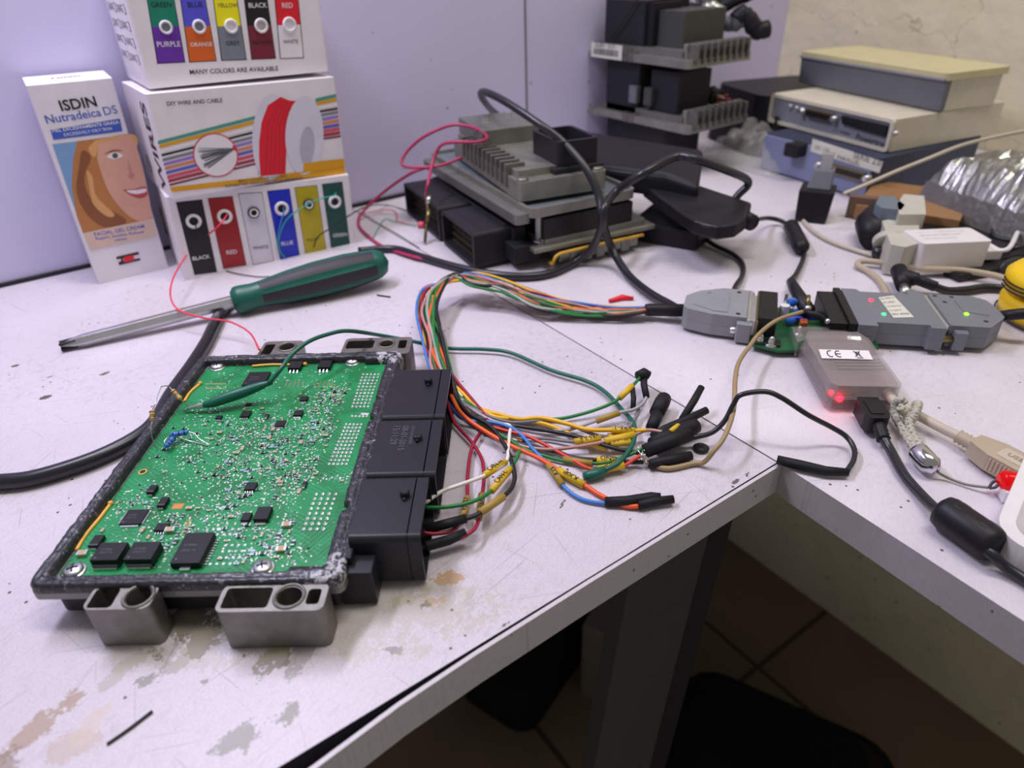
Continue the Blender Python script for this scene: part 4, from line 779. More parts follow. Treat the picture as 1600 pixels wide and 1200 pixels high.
# pink test lead in front
ml = thing('test_lead', TR(*at(665, 380, 0)), 'magenta wire lead with bare crocodile tip, looping over the pile of control units', 'test lead')
cable('cord', [at(665, 306, .034), at(668, 290, .044), at(676, 255, .056), at(688, 228, .068), at(712, 222, .072), at(745, 222, .072), at(761, 216, .073), at(752, 205, .076), at(730, 197, .078), at(703, 196, .078), at(665, 212, .070), at(640, 232, .060), at(628, 250, .052), at(632, 260, .048), at(655, 262, .048), at(690, 258, .050), at(722, 246, .054)], .0013, 'y_mag', ml)
mb = MB(); P = [at(664, 380, .001), at(665, 365, .008), at(667, 350, .014), at(669, 330, .024), at(666, 306, .034)]; mb.tube(smooth_path(P), .0013, 'brass', 8)
mb.tube([at(670, 318, .030), at(670, 306, .035)], .0021, 'tin', 10); mb.tube([at(668, 345, .018), at(670, 328, .025)], .0019, 'brass', 8); mb.build('crocodile_tip', ml)
MB().tube([at(654, 352, .015), at(662, 352, .0150)], [.0030, .0030], 'g_rose', 8).build('red_insulator', ml)
tagc('thin_cable', [at(665, 262, .045), at(640, 272, .040), at(600, 300, .02), at(566, 332, .006), at(560, 350, .0016), at(572, 366, .0016), at(600, 386, .0016), at(650, 402, .003), at(685, 409, .0016), at(697, 413, .0014)], .0013, 'y_mag', 'magenta wire on the desk behind the screwdriver handle with bare end', 'wire')

# black chargers right of the pile
mb = MB(TR(*at(980, 260, .04))); z0 = .060
top4 = [at(870, 196, .066), at(1100, 232, .060), at(1092, 292, .046), at(1040, 275, .050), at(905, 258, .052)]
def slabpx(mb, top_, dz, m_): 
    n = len(top_); vs = [tuple(p) for p in top_]+[(p.x, p.y, p.z-dz) for p in top_]
    mb.raw(vs, [tuple(range(n)), tuple(range(n, 2*n))[::-1]]+[(i, i+n, (i+1) % n+n, (i+1) % n) for i in range(n)], m_, False, Matrix.Identity(4))
def objw(mb, name, label, cat, bevel): o = mb.build(name, None, bevel, 3); tag(o, label, cat); return o
T0 = TR(*at(980, 260, .04)); mb = MB(T0); slabpx(mb, top4, .018, 'rub'); objw(mb, 'charger_case', 'long matte black charger case lying behind the pile of control units', 'charger', .004)
cc = thing('phone_holder', TR(*at(1090, 320, .02)), 'black curved plastic cradle overhanging a small adapter, right of the pile', 'cradle')
mb = MB(T0); slabpx(mb, [at(1001, 262, .040), at(1060, 278, .040), at(1175, 316, .036), at(1166, 340, .036), at(1152, 350, .036), at(1122, 354, .036), at(1085, 345, .036), at(1045, 318, .038), at(1006, 288, .040)], .010, 'rub'); mb.build('cradle_shell', cc, .002, 3)
mb = MB(); mb.tube(smooth_path([at(1003, 287, .0385), at(1045, 319, .0365), at(1085, 346, .0345), at(1122, 355, .0345), at(1153, 351, .0345)]), .0014, 'rubs', 8); mb.build('cradle_rim', cc)
MB().tube([at(1160, 340, .028), at(1175, 348, .028)], .006, 'rub', 14).build('knob', cc)
ad = thing('power_adapter', TR(*at(1050, 375, 0)), 'low black power adapter with a green light, under the curved black cradle', 'adapter')
a_ = [at(1000, 372, .016), at(960, 340, .016), at(1060, 300, .016), at(1130, 345, .016), at(1105, 368, .016)]
mb = MB(T0); slabpx(mb, [at(985, 345, .016), at(1040, 300, .016), at(1120, 340, .016), at(1092, 362, .016)], .0155, 'rub'); mb.build('adapter_body', ad, .002)
MB().ball(at(1090, 367, .011), .0014, 'led_green', T=Matrix.Identity(4)).build('status_light', ad, label='green lit status light')
tagc('thin_cable', [(1100, 372, .004), (1118, 384, .0022), (1145, 397, .0022), (1160, 412, .0022), (1160, 430, .0022), (1150, 446, .004), (1146, 456, .006)], .0018, 'rubs', 'black cable from the low adapter to the back of the grey connector', 'cable')
fc = thing('ferrite_cable', TR(*at(1245, 370, 0)), 'black cable with a ferrite bead, from the cradle to the adapter board', 'cable')
cable('cord', [(1172, 346, .026), (1184, 343, .016), (1200, 341, .008), (1220, 345, .004), (1238, 358, .005), (1250, 378, .005), (1256, 400, .002), (1244, 428, .003), (1236, 440, .005), (1250, 465, .012), (1254, 480, .014)], .0018, 'rubs', fc)
MB().tube([at(1233, 350, .006), at(1236, 354, .006), at(1252, 386, .006), at(1255, 390, .006)], [.0034, .0060, .0060, .0034], 'rub', 16).build('ferrite_bead', fc)
MB().tube([at(1236, 440, .007), at(1241, 450, .009), at(1262, 485, .014)], [.0030, .0036, .0044], 'rub', 12).build('barrel_plug', fc)

# ================================================================ CORNER STACK
TL_ = TR(.5200, .590, 0, -90)
def finned_unit(z, x0, x1, label, conn_, barcode):
    T_ = TL_ @ TR(0, 0, z); t = thing('engine_control_unit', T_, label, 'control unit', 'control units stacked in the corner')
    mb = MB(T_); mb.prism(rrect(x0, 0, x1, .088, .004), 0, .007, 'aluf'); mb.prism(rrect(x0+.006, .006, x1-.006, .082, .006), .007, .013, 'alud'); mb.prism(rrect(x0-.01, -.002, x0+.008, .012, .004), .0, .005, 'aluf')
    for x in (x0+.05, x0+.058): mb.lathe([(.006, 0), (.006, .0085)], 'alu', 14, T_ @ TR(x, .004, 0))
    mb.build('housing', t, .001)
    for k in range(9):
        f_ = MB(T_); y = .0075+k*.0088 ; f_.box((x1-.010, y, .003), (x1+.0025, y+.0028, .020), 'alu'); f_.build('cooling_fin', t, .0005)
    MB(T_).box((x1-.014, .006, .007), (x1-.009, .086, .0195), 'aluf').build('fin_wall', t, .0006)
    for (a, b_, c, d, e, f_, m_) in conn_:
        q = MB(T_); q.prism(rrect(a, b_, c, d, .002), e, f_, m_); q.build('plug_socket', t, .001)
    if barcode:
        q = MB(T_); q.flat([(x0+.004, .0005), (x0+.050, .0005), (x0+.050, .014), (x0+.004, .014)], .0035, 'lbl')
        random.seed(3); x = x0+.008
        while x < x0+.045:
            w2 = random.uniform(.0006, .0016); q.flat([(x, .003), (x+w2, .003), (x+w2, .009), (x, .009)], .0037, 'ink'); x += w2+random.uniform(.0006, .0012)
        q.text('0281 031', (x0+.01, .0102), (x0+.04, .0102), .0037, 'ink'); q.build('barcode_label', t)
    return t, T_
finned_unit(.0440, .0, .135, 'lower finned control unit of the corner stack, black plug and cut harness on it', [(.012, .006, .060, .060, .007, .0555, 'blacktex'), (.072, .010, .110, .055, .012, .050, 'blacktex'), (.050, .002, .061, .010, .018, .034, 'slate'), (.070, .003, .081, .012, .018, .034, 'legm')], False)
fb_ = MB(TL_); fb_.prism(rrect(.01, .01, .100, .060, .004), .0003, .0438, 'rub'); tag(fb_.build('black_case', None, .001), 'flat black case under the lower unit of the corner stack', 'case')
_, TTop = finned_unit(.1000, -.006, .128, 'upper finned control unit of the corner stack, with a white barcode label', [(.004, .008, .060, .070, .013, .052, 'blacktex'), (.062, .020, .100, .078, .013, .044, 'legm'), (.058, .012, .068, .050, .013, .050, 'rub')], True)
hn = thing('cut_harness', TTop, 'black taped harness stub with cut coloured ends, between the corner stack units', 'cable')
mb = MB(); P = smooth_path([atX(1050, 150, .58), atX(1080, 140, .585), atX(1112, 148, .59), atX(1120, 152, .59)]); mb.tube(P, [.007+.002*math.sin(i) for i in range(len(P))], 'rubs', 12); mb.build('taped_sleeve', hn)
random.seed(8)
for k, m_ in enumerate(('copper', 'y_orange', 'y_yellow', 'y_brown', 'y_white', 'copper', 'y_mag', 'y_yellow')):
    q = MB(); x, y = 1118+random.uniform(-3, 3), 152+random.uniform(-6, 8); q.tube([atX(x, y, .59), atX(x+random.uniform(10, 24), y+random.uniform(-8, 6), .595+random.uniform(-.004, .006))], .0012, m_, 6); q.build('cut_wire', hn)
hn2 = thing('cut_harness', TTop, 'black wrapped harness plug with foil band on the top unit of the corner stack', 'cable')
def blob(pts, r, m_, name, par): P = smooth_path(pts, 5); random.seed(len(name)); MB().tube(P, [r*(1+.25*noise.noise(Vector((i*.9, r*900, 0)))) for i in range(len(P))], m_, 12).build(name, par)
Q = lambda x, y, X: atX(x, y, X)
blob([Q(1040, 25, .585), Q(1065, 22, .590), Q(1090, 28, .60), Q(1095, 30, .60)], .011, 'rub', 'wrapped_plug', hn2)
blob([Q(1100, 20, .60), Q(1112, 15, .605), Q(1128, 25, .61)], .009, 'foil', 'foil_band', hn2)
blob([Q(1095, 5, .60), Q(1112, -6, .61), Q(1140, -12, .62)], .010, 'foil', 'foil_band', hn2)
blob([Q(1125, 12, .61), Q(1150, 0, .62), Q(1175, -10, .63)], .006, 'rub', 'taped_sleeve', hn2)
blob([Q(1128, 35, .61), Q(1145, 38, .615), Q(1160, 30, .62)], .007, 'slate', 'grey_tube', hn2)
blob([Q(1150, 32, .615), Q(1160, 22, .62), Q(1172, 32, .625), Q(1182, 48, .63), Q(1200, 45, .64)], .008, 'rub', 'taped_end', hn2)
tagc('thin_cable', [TTop @ Vector((.020, .004, .020)), TTop @ Vector((.035, .003, .034)), TTop @ Vector((.050, .004, .050)), TTop @ Vector((.070, .006, .075))], .0008, 'y_black', 'thin black wire slung across the top plug of the corner stack', 'wire')
# black device behind, plastic bag
T_ = TR(.700, .500, .0, -20); mb = MB(T_); mb.prism(rrect(-.045, -.055, .085, .060, .02), .001, .060, 'rub', inset=.10); mb.tube([(-.03, -.056, .035), (.005, -.070, .035)], .010, 'rub', 14); mb.lathe([(.007, 0), (.005, .001)], 'g_black', 14, T_ @ TR(.005, -.0705, .035, 0, 0, 90))
tag(mb.build('black_device', None, .006, 3), 'bulky black device in the corner between the stack and the beige instruments', 'device')
# crumpled clear bag
bgm = MB(TR(*at(1190, 230, .0))); bgm.T = Matrix.Identity(4); N = 22; vs = []; c0 = at(1195, 250, 0)
for j in range(N):
    for i in range(N):
        s_, t_ = i/(N-1), j/(N-1); x = c0.x-.05+.115*s_; y = c0.y-.045+.10*t_
        z = .002+.042*math.sin(math.pi*s_)**.6*math.sin(math.pi*t_)**.6*(.55+.9*abs(noise.noise(Vector((s_*5, t_*5, 2)))))+.010*abs(noise.noise(Vector((s_*13, t_*13, 7))))*min(1, 8*min(s_, 1-s_, t_, 1-t_))
        vs.append((x, y, z))
fs = [(j*N+i, j*N+i+1, (j+1)*N+i+1, (j+1)*N+i) for j in range(N-1) for i in range(N-1)]
bgm.raw(vs, fs, 'bagclear', True); bgm.T = TR(c0.x, c0.y, 0); tag(bgm.build('plastic_bag'), 'crumpled clear plastic bag on the desk beside the blue instrument', 'bag')
tag(MB(TR(*at(1150, 190, .03))).prism(rrect(-.008, -.005, .008, .005, .001), 0, .004, 'redtag', T=TR(*at(1150, 188, .030), 20)).build('red_tag', None, .0004), 'small dark red tag at the right end of the lower corner unit', 'tag')

# ================================================================ INSTRUMENTS BY THE CREAM WALL
def cbox(T_, w_, d, h, m_, bev=.0015): return MB(T_).prism(rrect(0, 0, w_, d, .003), 0, h, m_)
T_ = TR(.6130, .4360, .0006, -97); wB, dB, hB = .125, .150, .0345
bb = thing('instrument', T_, 'lowest instrument of the three, blue front with a wide socket and white label', 'instrument', 'instruments stacked by the cream wall')
cbox(T_, wB, dB, hB, 'bluedark').build('case', bb, .001)
mb = MB(T_); mb.box((.001, -.0015, .001), (wB-.001, .001, hB-.001), 'bluebox'); mb.build('front_panel', bb, .0008)
mb = MB(T_); q = poly_px(T_, [(1272, 216), (1382, 252), (1376, 270), (1268, 236)]); mb.flat(q, .0018, 'lbl')
A, B = poly_px(T_, [(1276, 232), (1298, 238)]); mb.text('DC 12V', A, B, .002, 'inkgrey'); A, B = poly_px(T_, [(1335, 246), (1378, 259)]); mb.text('SERIE 2.0', A, B, .002, 'inkgrey'); A, B = poly_px(T_, [(1310, 248), (1345, 258)]); mb.text('PARALLEL', A, B, .002, 'inkgrey'); mb.build('label_strip', bb)
def dsub(T_, x0, x1, zc, hh, par, name='wide_socket'):
    mb = MB(T_); L_ = x1-x0
    mb.prism([(x0, zc-hh*.5), (x1, zc-hh*.5), (x1+.002, zc+hh*.5), (x0-.002, zc+hh*.5)], .0018, .006, 'brass', T=T_ @ Matrix(((1, 0, 0, 0), (0, 0, -1, 0), (0, 1, 0, 0), (0, 0, 0, 1))))
    mb.prism([(x0+.001, zc-hh*.35), (x1-.001, zc-hh*.35), (x1+.001, zc+hh*.35), (x0-.001, zc+hh*.35)], .006, .0064, 'g_black', T=T_ @ Matrix(((1, 0, 0, 0), (0, 0, -1, 0), (0, 1, 0, 0), (0, 0, 0, 1))))
    for x in (x0-.005, x1+.005): mb.lathe([(.0026, 0), (.0026, .007), (.0015, .007)], 'steel', 8, T_ @ TR(x, -.0015, zc, 0, 0, 90))
    mb.build(name, par)
x0 = onfront(T_, 1292, 258)[0]; x1 = onfront(T_, 1352, 278)[0]; zc = onfront(T_, 1320, 266)[1]; dsub(T_, x0, x1, zc, .007, bb)
x, z = onfront(T_, 1252, 232); mb = MB(T_); mb.prism(rrect(x-.008, z-.006, x+.008, z+.006, .002), .0, .014, 'rub', T=T_ @ Matrix(((1, 0, 0, 0), (0, 0, -1, 0), (0, 1, 0, 0), (0, 0, 0, 1)))); mb.build('power_plug', bb, .001)
T_ = TR(.6550, .4640, .0360, -101); wC, dC, hC = .1500, .140, .0275
cb = thing('instrument', T_, 'middle instrument of the three, cream case with printed grey panel and sockets', 'instrument', 'instruments stacked by the cream wall')
mb = cbox(T_, wC, dC, hC, 'cream'); mb.box((.0005, .001, hC*.48), (wC-.0005, dC+.0006, hC*.52), 'beige2'); mb.build('case', cb, .0025)
mb = MB(T_); mb.prism(rrect(0, 0, wC, hC, .003), .0, .003, 'cream', holes=[rrect(.003, .003, wC-.003, hC-.003, .002)], T=T_ @ Matrix(((1, 0, 0, 0), (0, 0, -1, 0), (0, 1, 0, 0), (0, 0, 0, 1)))); mb.build('front_frame', cb, .0006)
mb = MB(T_); mb.flat([(.003, .003), (wC-.003, .003), (wC-.003, hC-.003), (.003, hC-.003)], .0006, 'panel')
for s_, a, b_ in (('Powertrain', (1384, 229), (1336, 212)),): A, B = poly_px(T_, [(1338, 218), (1388, 232)]); mb.text('Powertrain', A, B, .0009, 'ink', wt=.008)
A, B = poly_px(T_, [(1303, 205), (1328, 212)]); mb.text('o  o  POWER', A, B, .0009, 'ink'); mb.build('front_panel', cb)
x0 = onfront(T_, 1266, 175)[0]; x1 = onfront(T_, 1303, 184)[0]; zc = onfront(T_, 1285, 179)[1]; dsub(T_, x0, x1, zc, .0065, cb)
mb = MB(T_); mb.hexa(*[[(x, y_, z) for (x, z) in poly_px(T_, [(1320, 193), (1388, 213), (1390, 196), (1318, 180)])] for y_ in (-.004, .0)], 'g_black'); mb.build('long_socket', cb, .0004)
for px, py in ((1238, 166), (1248, 169), (1256, 171), (1402, 208)):
    x, z = onfront(T_, px, py); MB(T_).lathe([(.0022, 0), (.0018, .004), (.0009, .004)], 'steel', 10, T_ @ TR(x, -.0006, z, 0, 0, 90)).build('terminal', cb)
T_ = TR(.7150, .4790, .0642, -103.5, 0, 0); wG = .178
gb = thing('instrument', T_, 'top instrument of the three, grey slanted front and yellowed cream lid', 'instrument', 'instruments stacked by the cream wall')
mb = MB(T_); mb.prism(rrect(.002, .004, wG-.002, .072, .003), 0, .026, 'cream'); mb.build('case', gb, .0015)
mb = MB(T_); mb.hexa([(.0, .001, .001), (wG, .001, .001), (wG, .006, .001), (.0, .006, .001)], [(.0, -.001, .026), (wG, -.001, .026), (wG, .006, .026), (0, .006, .026)], 'slate'); mb.build('front_panel', gb, .0006)
mb = MB(T_); mb.prism(rrect(-.001, -.004, wG+.001, .076, .006), .026, .0320, 'creamtop'); mb.box((0, -.0046, .0255), (wG, -.001, .0285), 'panel'); mb.build('lid', gb, .002)
# wood pieces, black plug with white cable
mb = MB(TR(.60, .29, 0, -70)); mb.box((-.020, -.050, .0006), (.055, .030, .0120), 'wood'); tag(mb.build('wooden_block', None, .0005), 'light brown wooden board on the desk right of the blue instrument', 'wood block')
mb = MB(TR(.553, .300, 0, -62)); mb.box((-.002, -.008, .0006), (.036, .0, .018), 'woodd'); tag(mb.build('wooden_block', None, .0005), 'darker brown wood offcut right behind the black wall plug', 'wood block')
T_ = TR(.5060, .3190, .0004, -62); pl = thing('wall_charger', T_, 'black plug adapter standing on the desk with a grey upturned plug on top', 'charger')
mb = MB(T_); mb.hexa([(0, 0, 0), (.024, 0, 0), (.024, .030, 0), (0, .030, 0)], [(-.001, .001, .0255), (.026, .001, .0255), (.026, .026, .0255), (-.001, .026, .0255)], 'rub'); mb.build('charger_body', pl, .0015)
mb = MB(T_); mb.hexa([(.004, .006, .0255), (.022, .006, .0255), (.022, .024, .0255), (.004, .024, .0255)], [(.007, .012, .040), (.022, .012, .040), (.022, .026, .040), (.007, .026, .040)], 'slate'); mb.build('inner_plug', pl, .001)
mb = MB(T_); mb.box((.010, .014, .039), (.019, .022, .052), 'steel'); mb.build('metal_shell', pl, .0005)
tagc('usb_cable', [at(1318, 303, .030), at(1345, 292, .034), at(1400, 268, .040), at(1450, 248, .046), at(1500, 228, .050), at(1550, 215, .052), at(1600, 205, .054), at(1660, 195, .055)], .0016, 'beige', 'pale straight cable from the black plug adapter across to the foil-wrapped unit', 'cable')
# pale obd plug and black barrel
ob = thing('diagnostic_plug', TR(*at(1410, 360, 0)), 'pale grey multi-piece diagnostic plug with black collar, behind the white charger', 'plug')
def pblock(name, pts, h0, h1, m_, par, bev=.0008):
    P4 = [at(x, y, h1) for x, y in pts]; mb = MB(); mb.prism([(p.x, p.y) for p in P4], h0, h1, m_); mb.build(name, par, bev)
pblock('plug_head', [(1405, 335), (1402, 318), (1412, 303), (1444, 306), (1447, 335)], .012, .030, 'obd', ob)
pblock('plug_latch', [(1368, 318), (1375, 306), (1395, 306), (1414, 320), (1408, 328), (1378, 325)], .020, .030, 'obdd', ob)
pblock('plug_body', [(1392, 382), (1378, 345), (1412, 338), (1436, 352), (1436, 380), (1415, 386)], .001, .022, 'obd', ob)
MB().tube([at(1378, 330, .016), at(1362, 350, .012), at(1366, 372, .010)], [.010, .012, .010], 'rub', 14).build('black_collar', ob)
MB().tube([at(1378, 362, .009), at(1374, 380, .007), at(1372, 398, .006)], [.0055, .0045, .0042], 'rubs', 12).build('cable_boot', ob)
mb = MB(); P = at(1392, 365, .020); mb.lathe([(.010, -.002), (.0105, .002), (.0075, .002), (.0075, -.002)], 'obd', 20, TR(P.x, P.y, P.z-.006, 40, 60, 0)); mb.build('collar_ring', ob)
MB().box((-.012, -.003, .001), (.012, .004, .006), 'tin', TR(*at(1418, 393, 0), -40)).build('metal_shell', ob)
# white charger with usb plug
T_ = TR(.4720, .2000, .0012, -33); wc = thing('wall_charger', T_, 'white phone charger block with a white usb plug in its right end', 'charger')
mb = MB(T_); mb.prism(rrect(0, 0, .0475, .0265, .003), .0, .0225, 'whitep'); mb.build('charger_body', wc, .002, 3)
mb = MB(T_); 
for k, s_ in enumerate(('MODEL AC 100-240V 50/60Hz 0.35A', 'OUTPUT 5.0V 2.0A', 'CE  MADE IN CHINA')): mb.text(s_, (.006, .020-.006*k), (.040-.006*k, .020-.006*k), .0227, 'whiteg', plane='top')
mb.build('printed_text', wc)
mb = MB(T_); mb.box((.0475, .006, .006), (.062, .020, .013), 'whitep'); mb.build('usb_plug', wc, .0008)
cable('cord', [T_ @ Vector((.062, .013, .010)), T_ @ Vector((.070, .012, .012)), at(1600, 350, .012), at(1640, 345, .010)], .0017, 'whitep', wc)
tagc('usb_cable', [at(1590, 362, .003), at(1578, 380, .0018), at(1555, 398, .0018), at(1500, 412, .0018), at(1440, 416, .0018), at(1390, 406, .0018), at(1340, 392, .0018), at(1300, 378, .0018), at(1272, 362, .0018), at(1255, 345, .0018)], .0016, 'beige', 'slim pale cable curving in front of the white charger', 'cable')
tagc('usb_cable', [at(1660, 470, .006), at(1600, 448, .006), at(1560, 432, .006), at(1500, 422, .006), at(1440, 420, .0055), at(1390, 412, .005), at(1350, 408, .004), at(1340, 414, .003), at(1356, 424, .002), at(1375, 440, .002), at(1386, 462, .002), at(1387, 480, .002)], .0022, 'beige2', 'thicker beige cable sweeping behind the grey dongle and bending down at its left', 'cable')
rp = thing('power_lead', TR(*at(1415, 440, 0)), 'black power lead with right-angle plug behind the grey dongle', 'cable')
MB().tube([at(1404, 422, .0090), at(1412, 448, .0060)], [.0052, .0046], 'rub', 14).build('plug_barrel', rp)
MB().tube([at(1412, 448, .0060), at(1416, 460, .0050)], .0030, 'tin', 12).build('metal_contact', rp)
MB().tube(smooth_path([at(1408, 430, .009), at(1435, 438, .0085), at(1462, 448, .006)]), [.0046]*7+[.0034]*8, 'rub', 12).build('strain_relief', rp)
cable('cord', [(1455, 446, .006), (1480, 454, .003), (1510, 453, .003), (1540, 449, .003), (1575, 452, .003), (1620, 462, .003)], .0027, 'rubs', rp)
for k, pts in enumerate(([(1620, 395, .004), (1570, 402, .005), (1530, 410, .004), (1500, 418, .004)], [(1640, 420, .006), (1598, 405, .010), (1570, 412, .010), (1566, 424, .006), (1585, 430, .004), (1640, 440, .004)], [(1620, 375, .008), (1595, 385, .012), (1560, 395, .006), (1540, 404, .004), (1560, 420, .004), (1630, 430, .004)], [(1640, 380, .010), (1560, 372, .006), (1556, 355, .010), (1600, 340, .015)])):
    tagc('thin_cable', pts, .0016 if k else .0022, 'rubs', ('black cable lying under the white charger plug at the right edge', 'black cable making a small loop at the right edge', 'black cable bent double behind the yellow roll', 'black cable behind the white usb plug at the right edge')[k], 'cable')
# foil wrapped unit
T_ = TR(.612, .196, .006, -18); N = 40; mb = MB(T_); vs = []
for j in range(N):
    for i in range(N):
        s_, t_ = i/(N-1), j/(N-1); e_ = min(s_, 1-s_, t_, 1-t_); h = .040*min(1, (e_*9)**.5 if e_ > 0 else 0)
        x = -.035+.20*s_; y = -.055+.125*t_; h += .007*noise.noise(Vector((s_*9, t_*6, 0)))*min(1, e_*12)+.006*noise.noise(Vector((s_*34, t_*24, 4)))*min(1, e_*12)
        vs.append((x, y, h))
mb.raw(vs, [(j*N+i, j*N+i+1, (j+1)*N+i+1, (j+1)*N+i) for j in range(N-1) for i in range(N-1)], 'foil', False); mb.box((-.030, -.050, -.0055), (.155, .062, .001), 'legd')
tag(mb.build('foil_package'), 'unit wrapped in crinkled silver antistatic foil at the right edge', 'package')
T_ = TR(.545, .215, .0006, -18); mb = MB(T_); mb.box((-.045, -.055, 0), (.09, .035, .005), 'rub'); tag(mb.build('black_case', None, .001), 'flat black plastic case under the foil-wrapped unit', 'case')
# yellow tape roll
T_ = TR(.4760, .1160, .0003); rl = thing('tape_measure', T_, 'yellow round roll with black brand stripes, cut by the right edge', 'tape roll')
mb = MB(T_); mb.lathe([(.026, .0), (.030, .002), (.031, .010), (.029, .0145), (.024, .0150)], 'tape', 40); mb.lathe([(.031, .0006), (.0316, .0010), (.0316, .0020), (.031, .0024)], 'tapeblk', 40, caps=False); mb.build('lower_shell', rl)
mb = MB(T_); mb.lathe([(.0235, .0150), (.0235, .0180)], 'tapeblk', 40); mb.build('black_band', rl)
mb = MB(T_ @ TR(-.003, .004, 0, 0, 0, 0)); mb.lathe([(.024, .0180), (.027, .0190), (.0275, .0260), (.024, .0300), (.0001, .0315)], 'tape', 40); 
for k in range(3): mb.tube([(.0277*math.cos(a), .0277*math.sin(a), .0200+.0022*k+.0015*math.sin(a*2)) for a in [R(t) for t in range(120, 330, 6)]], .0005, 'tapeblk', 5)
mb.build('upper_shell', rl)
q = MB(T_); 
q.lathe([(.0150, .0318), (.0150, .0324), (.010, .0326)], 'tapeblk', 24, T_ @ TR(-.009, .006, -.001)); q.text('BL', (-.012, .000), (-.004, .002), .0330, 'tape', plane='top', wt=.04); q.build('printed_disc', rl)
tagc('thin_cable', [at(1560, 495, .012), at(1580, 492, .016), at(1610, 490, .018), at(1660, 492, .018)], .0032, 'rub', 'ribbed black cord from the nose of the right grey connector', 'cable')

# ================================================================ CONNECTORS AND ADAPTER BOARD
def hoodpoly(Ln, fw_, bw, nb, nf, cs, cs2): return [(0, nf), (cs2, fw_), (Ln, fw_), (Ln, bw), (cs, bw), (0, nb)]
TH = frame((1072, 480), (1178, 492), .014)
hd = thing('wiring_harness', TH, 'grey connector hood with a bundle of many coloured labelled wires fanning out over the desk', 'wiring harness')
mb = MB(TH); poly = [(-.0015, -.0015), (.0015, -.0045), (.0155, -.0080), (.0350, -.0080), (.0350, .0300), (.0200, .0300), (.0060, .0225), (-.0015, .0135)]
mb.prism(poly, .002, .0085, 'hood'); mb.prism([(x*.998, y) for x, y in poly], .0086, .0155, 'hood'); mb.prism([(.004, .002), (.016, -.004), (.024, -.004), (.024, .024), (.016, .022), (.006, .016)], .0155, .0159, 'hood')
for x, y in ((.0145, .0008), (.012, .020), (.030, -.004), (.029, .026)): mb.lathe([(.0014, .01555), (.0011, .0157), (.0006, .0152)], 'g_black', 12, TH @ TR(x, y, 0))
mb.prism(rrect(.0300, -.0125, .0385, -.0070, .001), .0015, .0130, 'hood'); mb.prism(rrect(.0300, .0290, .0385, .0340, .001), .0015, .0130, 'hood'); mb.build('connector_hood', hd, .0009)
mb = MB(TH); mb.lathe([(.0018, 0), (.0022, .001), (.0022, .004), (.0016, .004), (.0016, .007)], 'steel', 12, TH @ TR(.0270, -.0095, .0075, 0, 90, 0)); mb.build('thumb_screw', hd)
mb = MB(TH); mb.box((.0350, -.0095, .0025), (.0372, .0315, .0150), 'tin'); mb.prism([(-.0075, .0045), (.0295, .0045), (.0285, .0135), (-.0065, .0135)], .0372, .0410, 'steel', T=TH @ Matrix(((0, 0, 1, 0), (1, 0, 0, 0), (0, 1, 0, 0), (0, 0, 0, 1)))); mb.build('metal_shell', hd, .0003)
MB().tube([at(1008, 484, .006), at(1015, 484, .006), at(1072, 485, .0085)], [.0036, .0040, .0040], 'rub', 14).build('heat_shrink', hd)
# green board
TA = TH @ TR(.041, 0, 0)
ab = thing('adapter_board', TA, 'small green adapter board with two black sockets, blue capacitors and silver screws', 'circuit board')
mb = MB(TA); mb.prism([(-.002, -.0180), (.013, -.022), (.066, -.004), (.062, .034), (.000, .034)], .0030, .0046, 'grass'); mb.build('board', ab, .0002)
mb = MB(TA); mb.box((.0, -.0080, .0046), (.0105, .0300, .0165), 'dsock'); mb.box((-.0010, -.0105, .0040), (.0005, .0325, .0150), 'brass'); mb.build('left_socket', ab, .0004)
for x, y in ((.003, -.0150), (.009, -.017), (.020, .016), (.024, .0)):
    q = MB(TA); T_ = TA @ TR(x, y, 0); q.lathe([(.0034, .0046), (.0034, .0056), (.0018, .0058), (.0018, .0080), (.0012, .0098), (.0001, .0102)], 'tin', 14, T_, caps=False); q.build('screw', ab)
mb = MB(TA); mb.box((-.001, -.0185, .0046), (.014, -.0115, .0062), 'g_black'); mb.build('socket_foot', ab, .0003)
for x, y, z in ((.019, .021, .0150), (.019, .010, .008), (.024, .027, .006)):
    q = MB(TA); q.ball((x, y, z), .0032, 'cap_blue', sc=(1, .55, .9)); q.tube([(x-.001, y, .0046), (x-.001, y, z)], .0003, 'tin', 5); q.tube([(x+.001, y, .0046), (x+.001, y, z)], .0003, 'tin', 5); q.build('capacitor', ab)
q = MB(TA); q.lathe([(.0028, .0046), (.0028, .014)], 'whitep', 12, TA @ TR(.015, .018, 0)); q.lathe([(.0009, .014), (.0009, .020)], 'tin', 8, TA @ TR(.015, .021, 0)); q.build('standoff', ab)
q = MB(TA); q.box((.024, .004, .0046), (.028, .010, .0105), 'copper'); q.build('relay', ab, .0004)
q = MB(); q.tube([at(1228, 497, .0085), at(1275, 497, .0085), at(1318, 499, .0085)], .0013, 'w_blue', 8); q.build('blue_link_wire', ab)
TD = frame((1335, 480), (1470, 487), .016)
mb = MB(TD); mb.box((-.0165, -.0200, .0046), (-.0070, .0230, .0150), 'dsock'); mb.box((-.0070, -.0225, .0040), (-.0030, .0260, .0165), 'dsock'); mb.build('right_socket', ab, .0004)
q = MB(TD); q.lathe([(.0022, 0), (.0022, .007)], 'tin', 6, TD @ TR(-.0075, -.0245, .0075, 0, 90, 0), smooth=False); q.build('hex_post', ab)
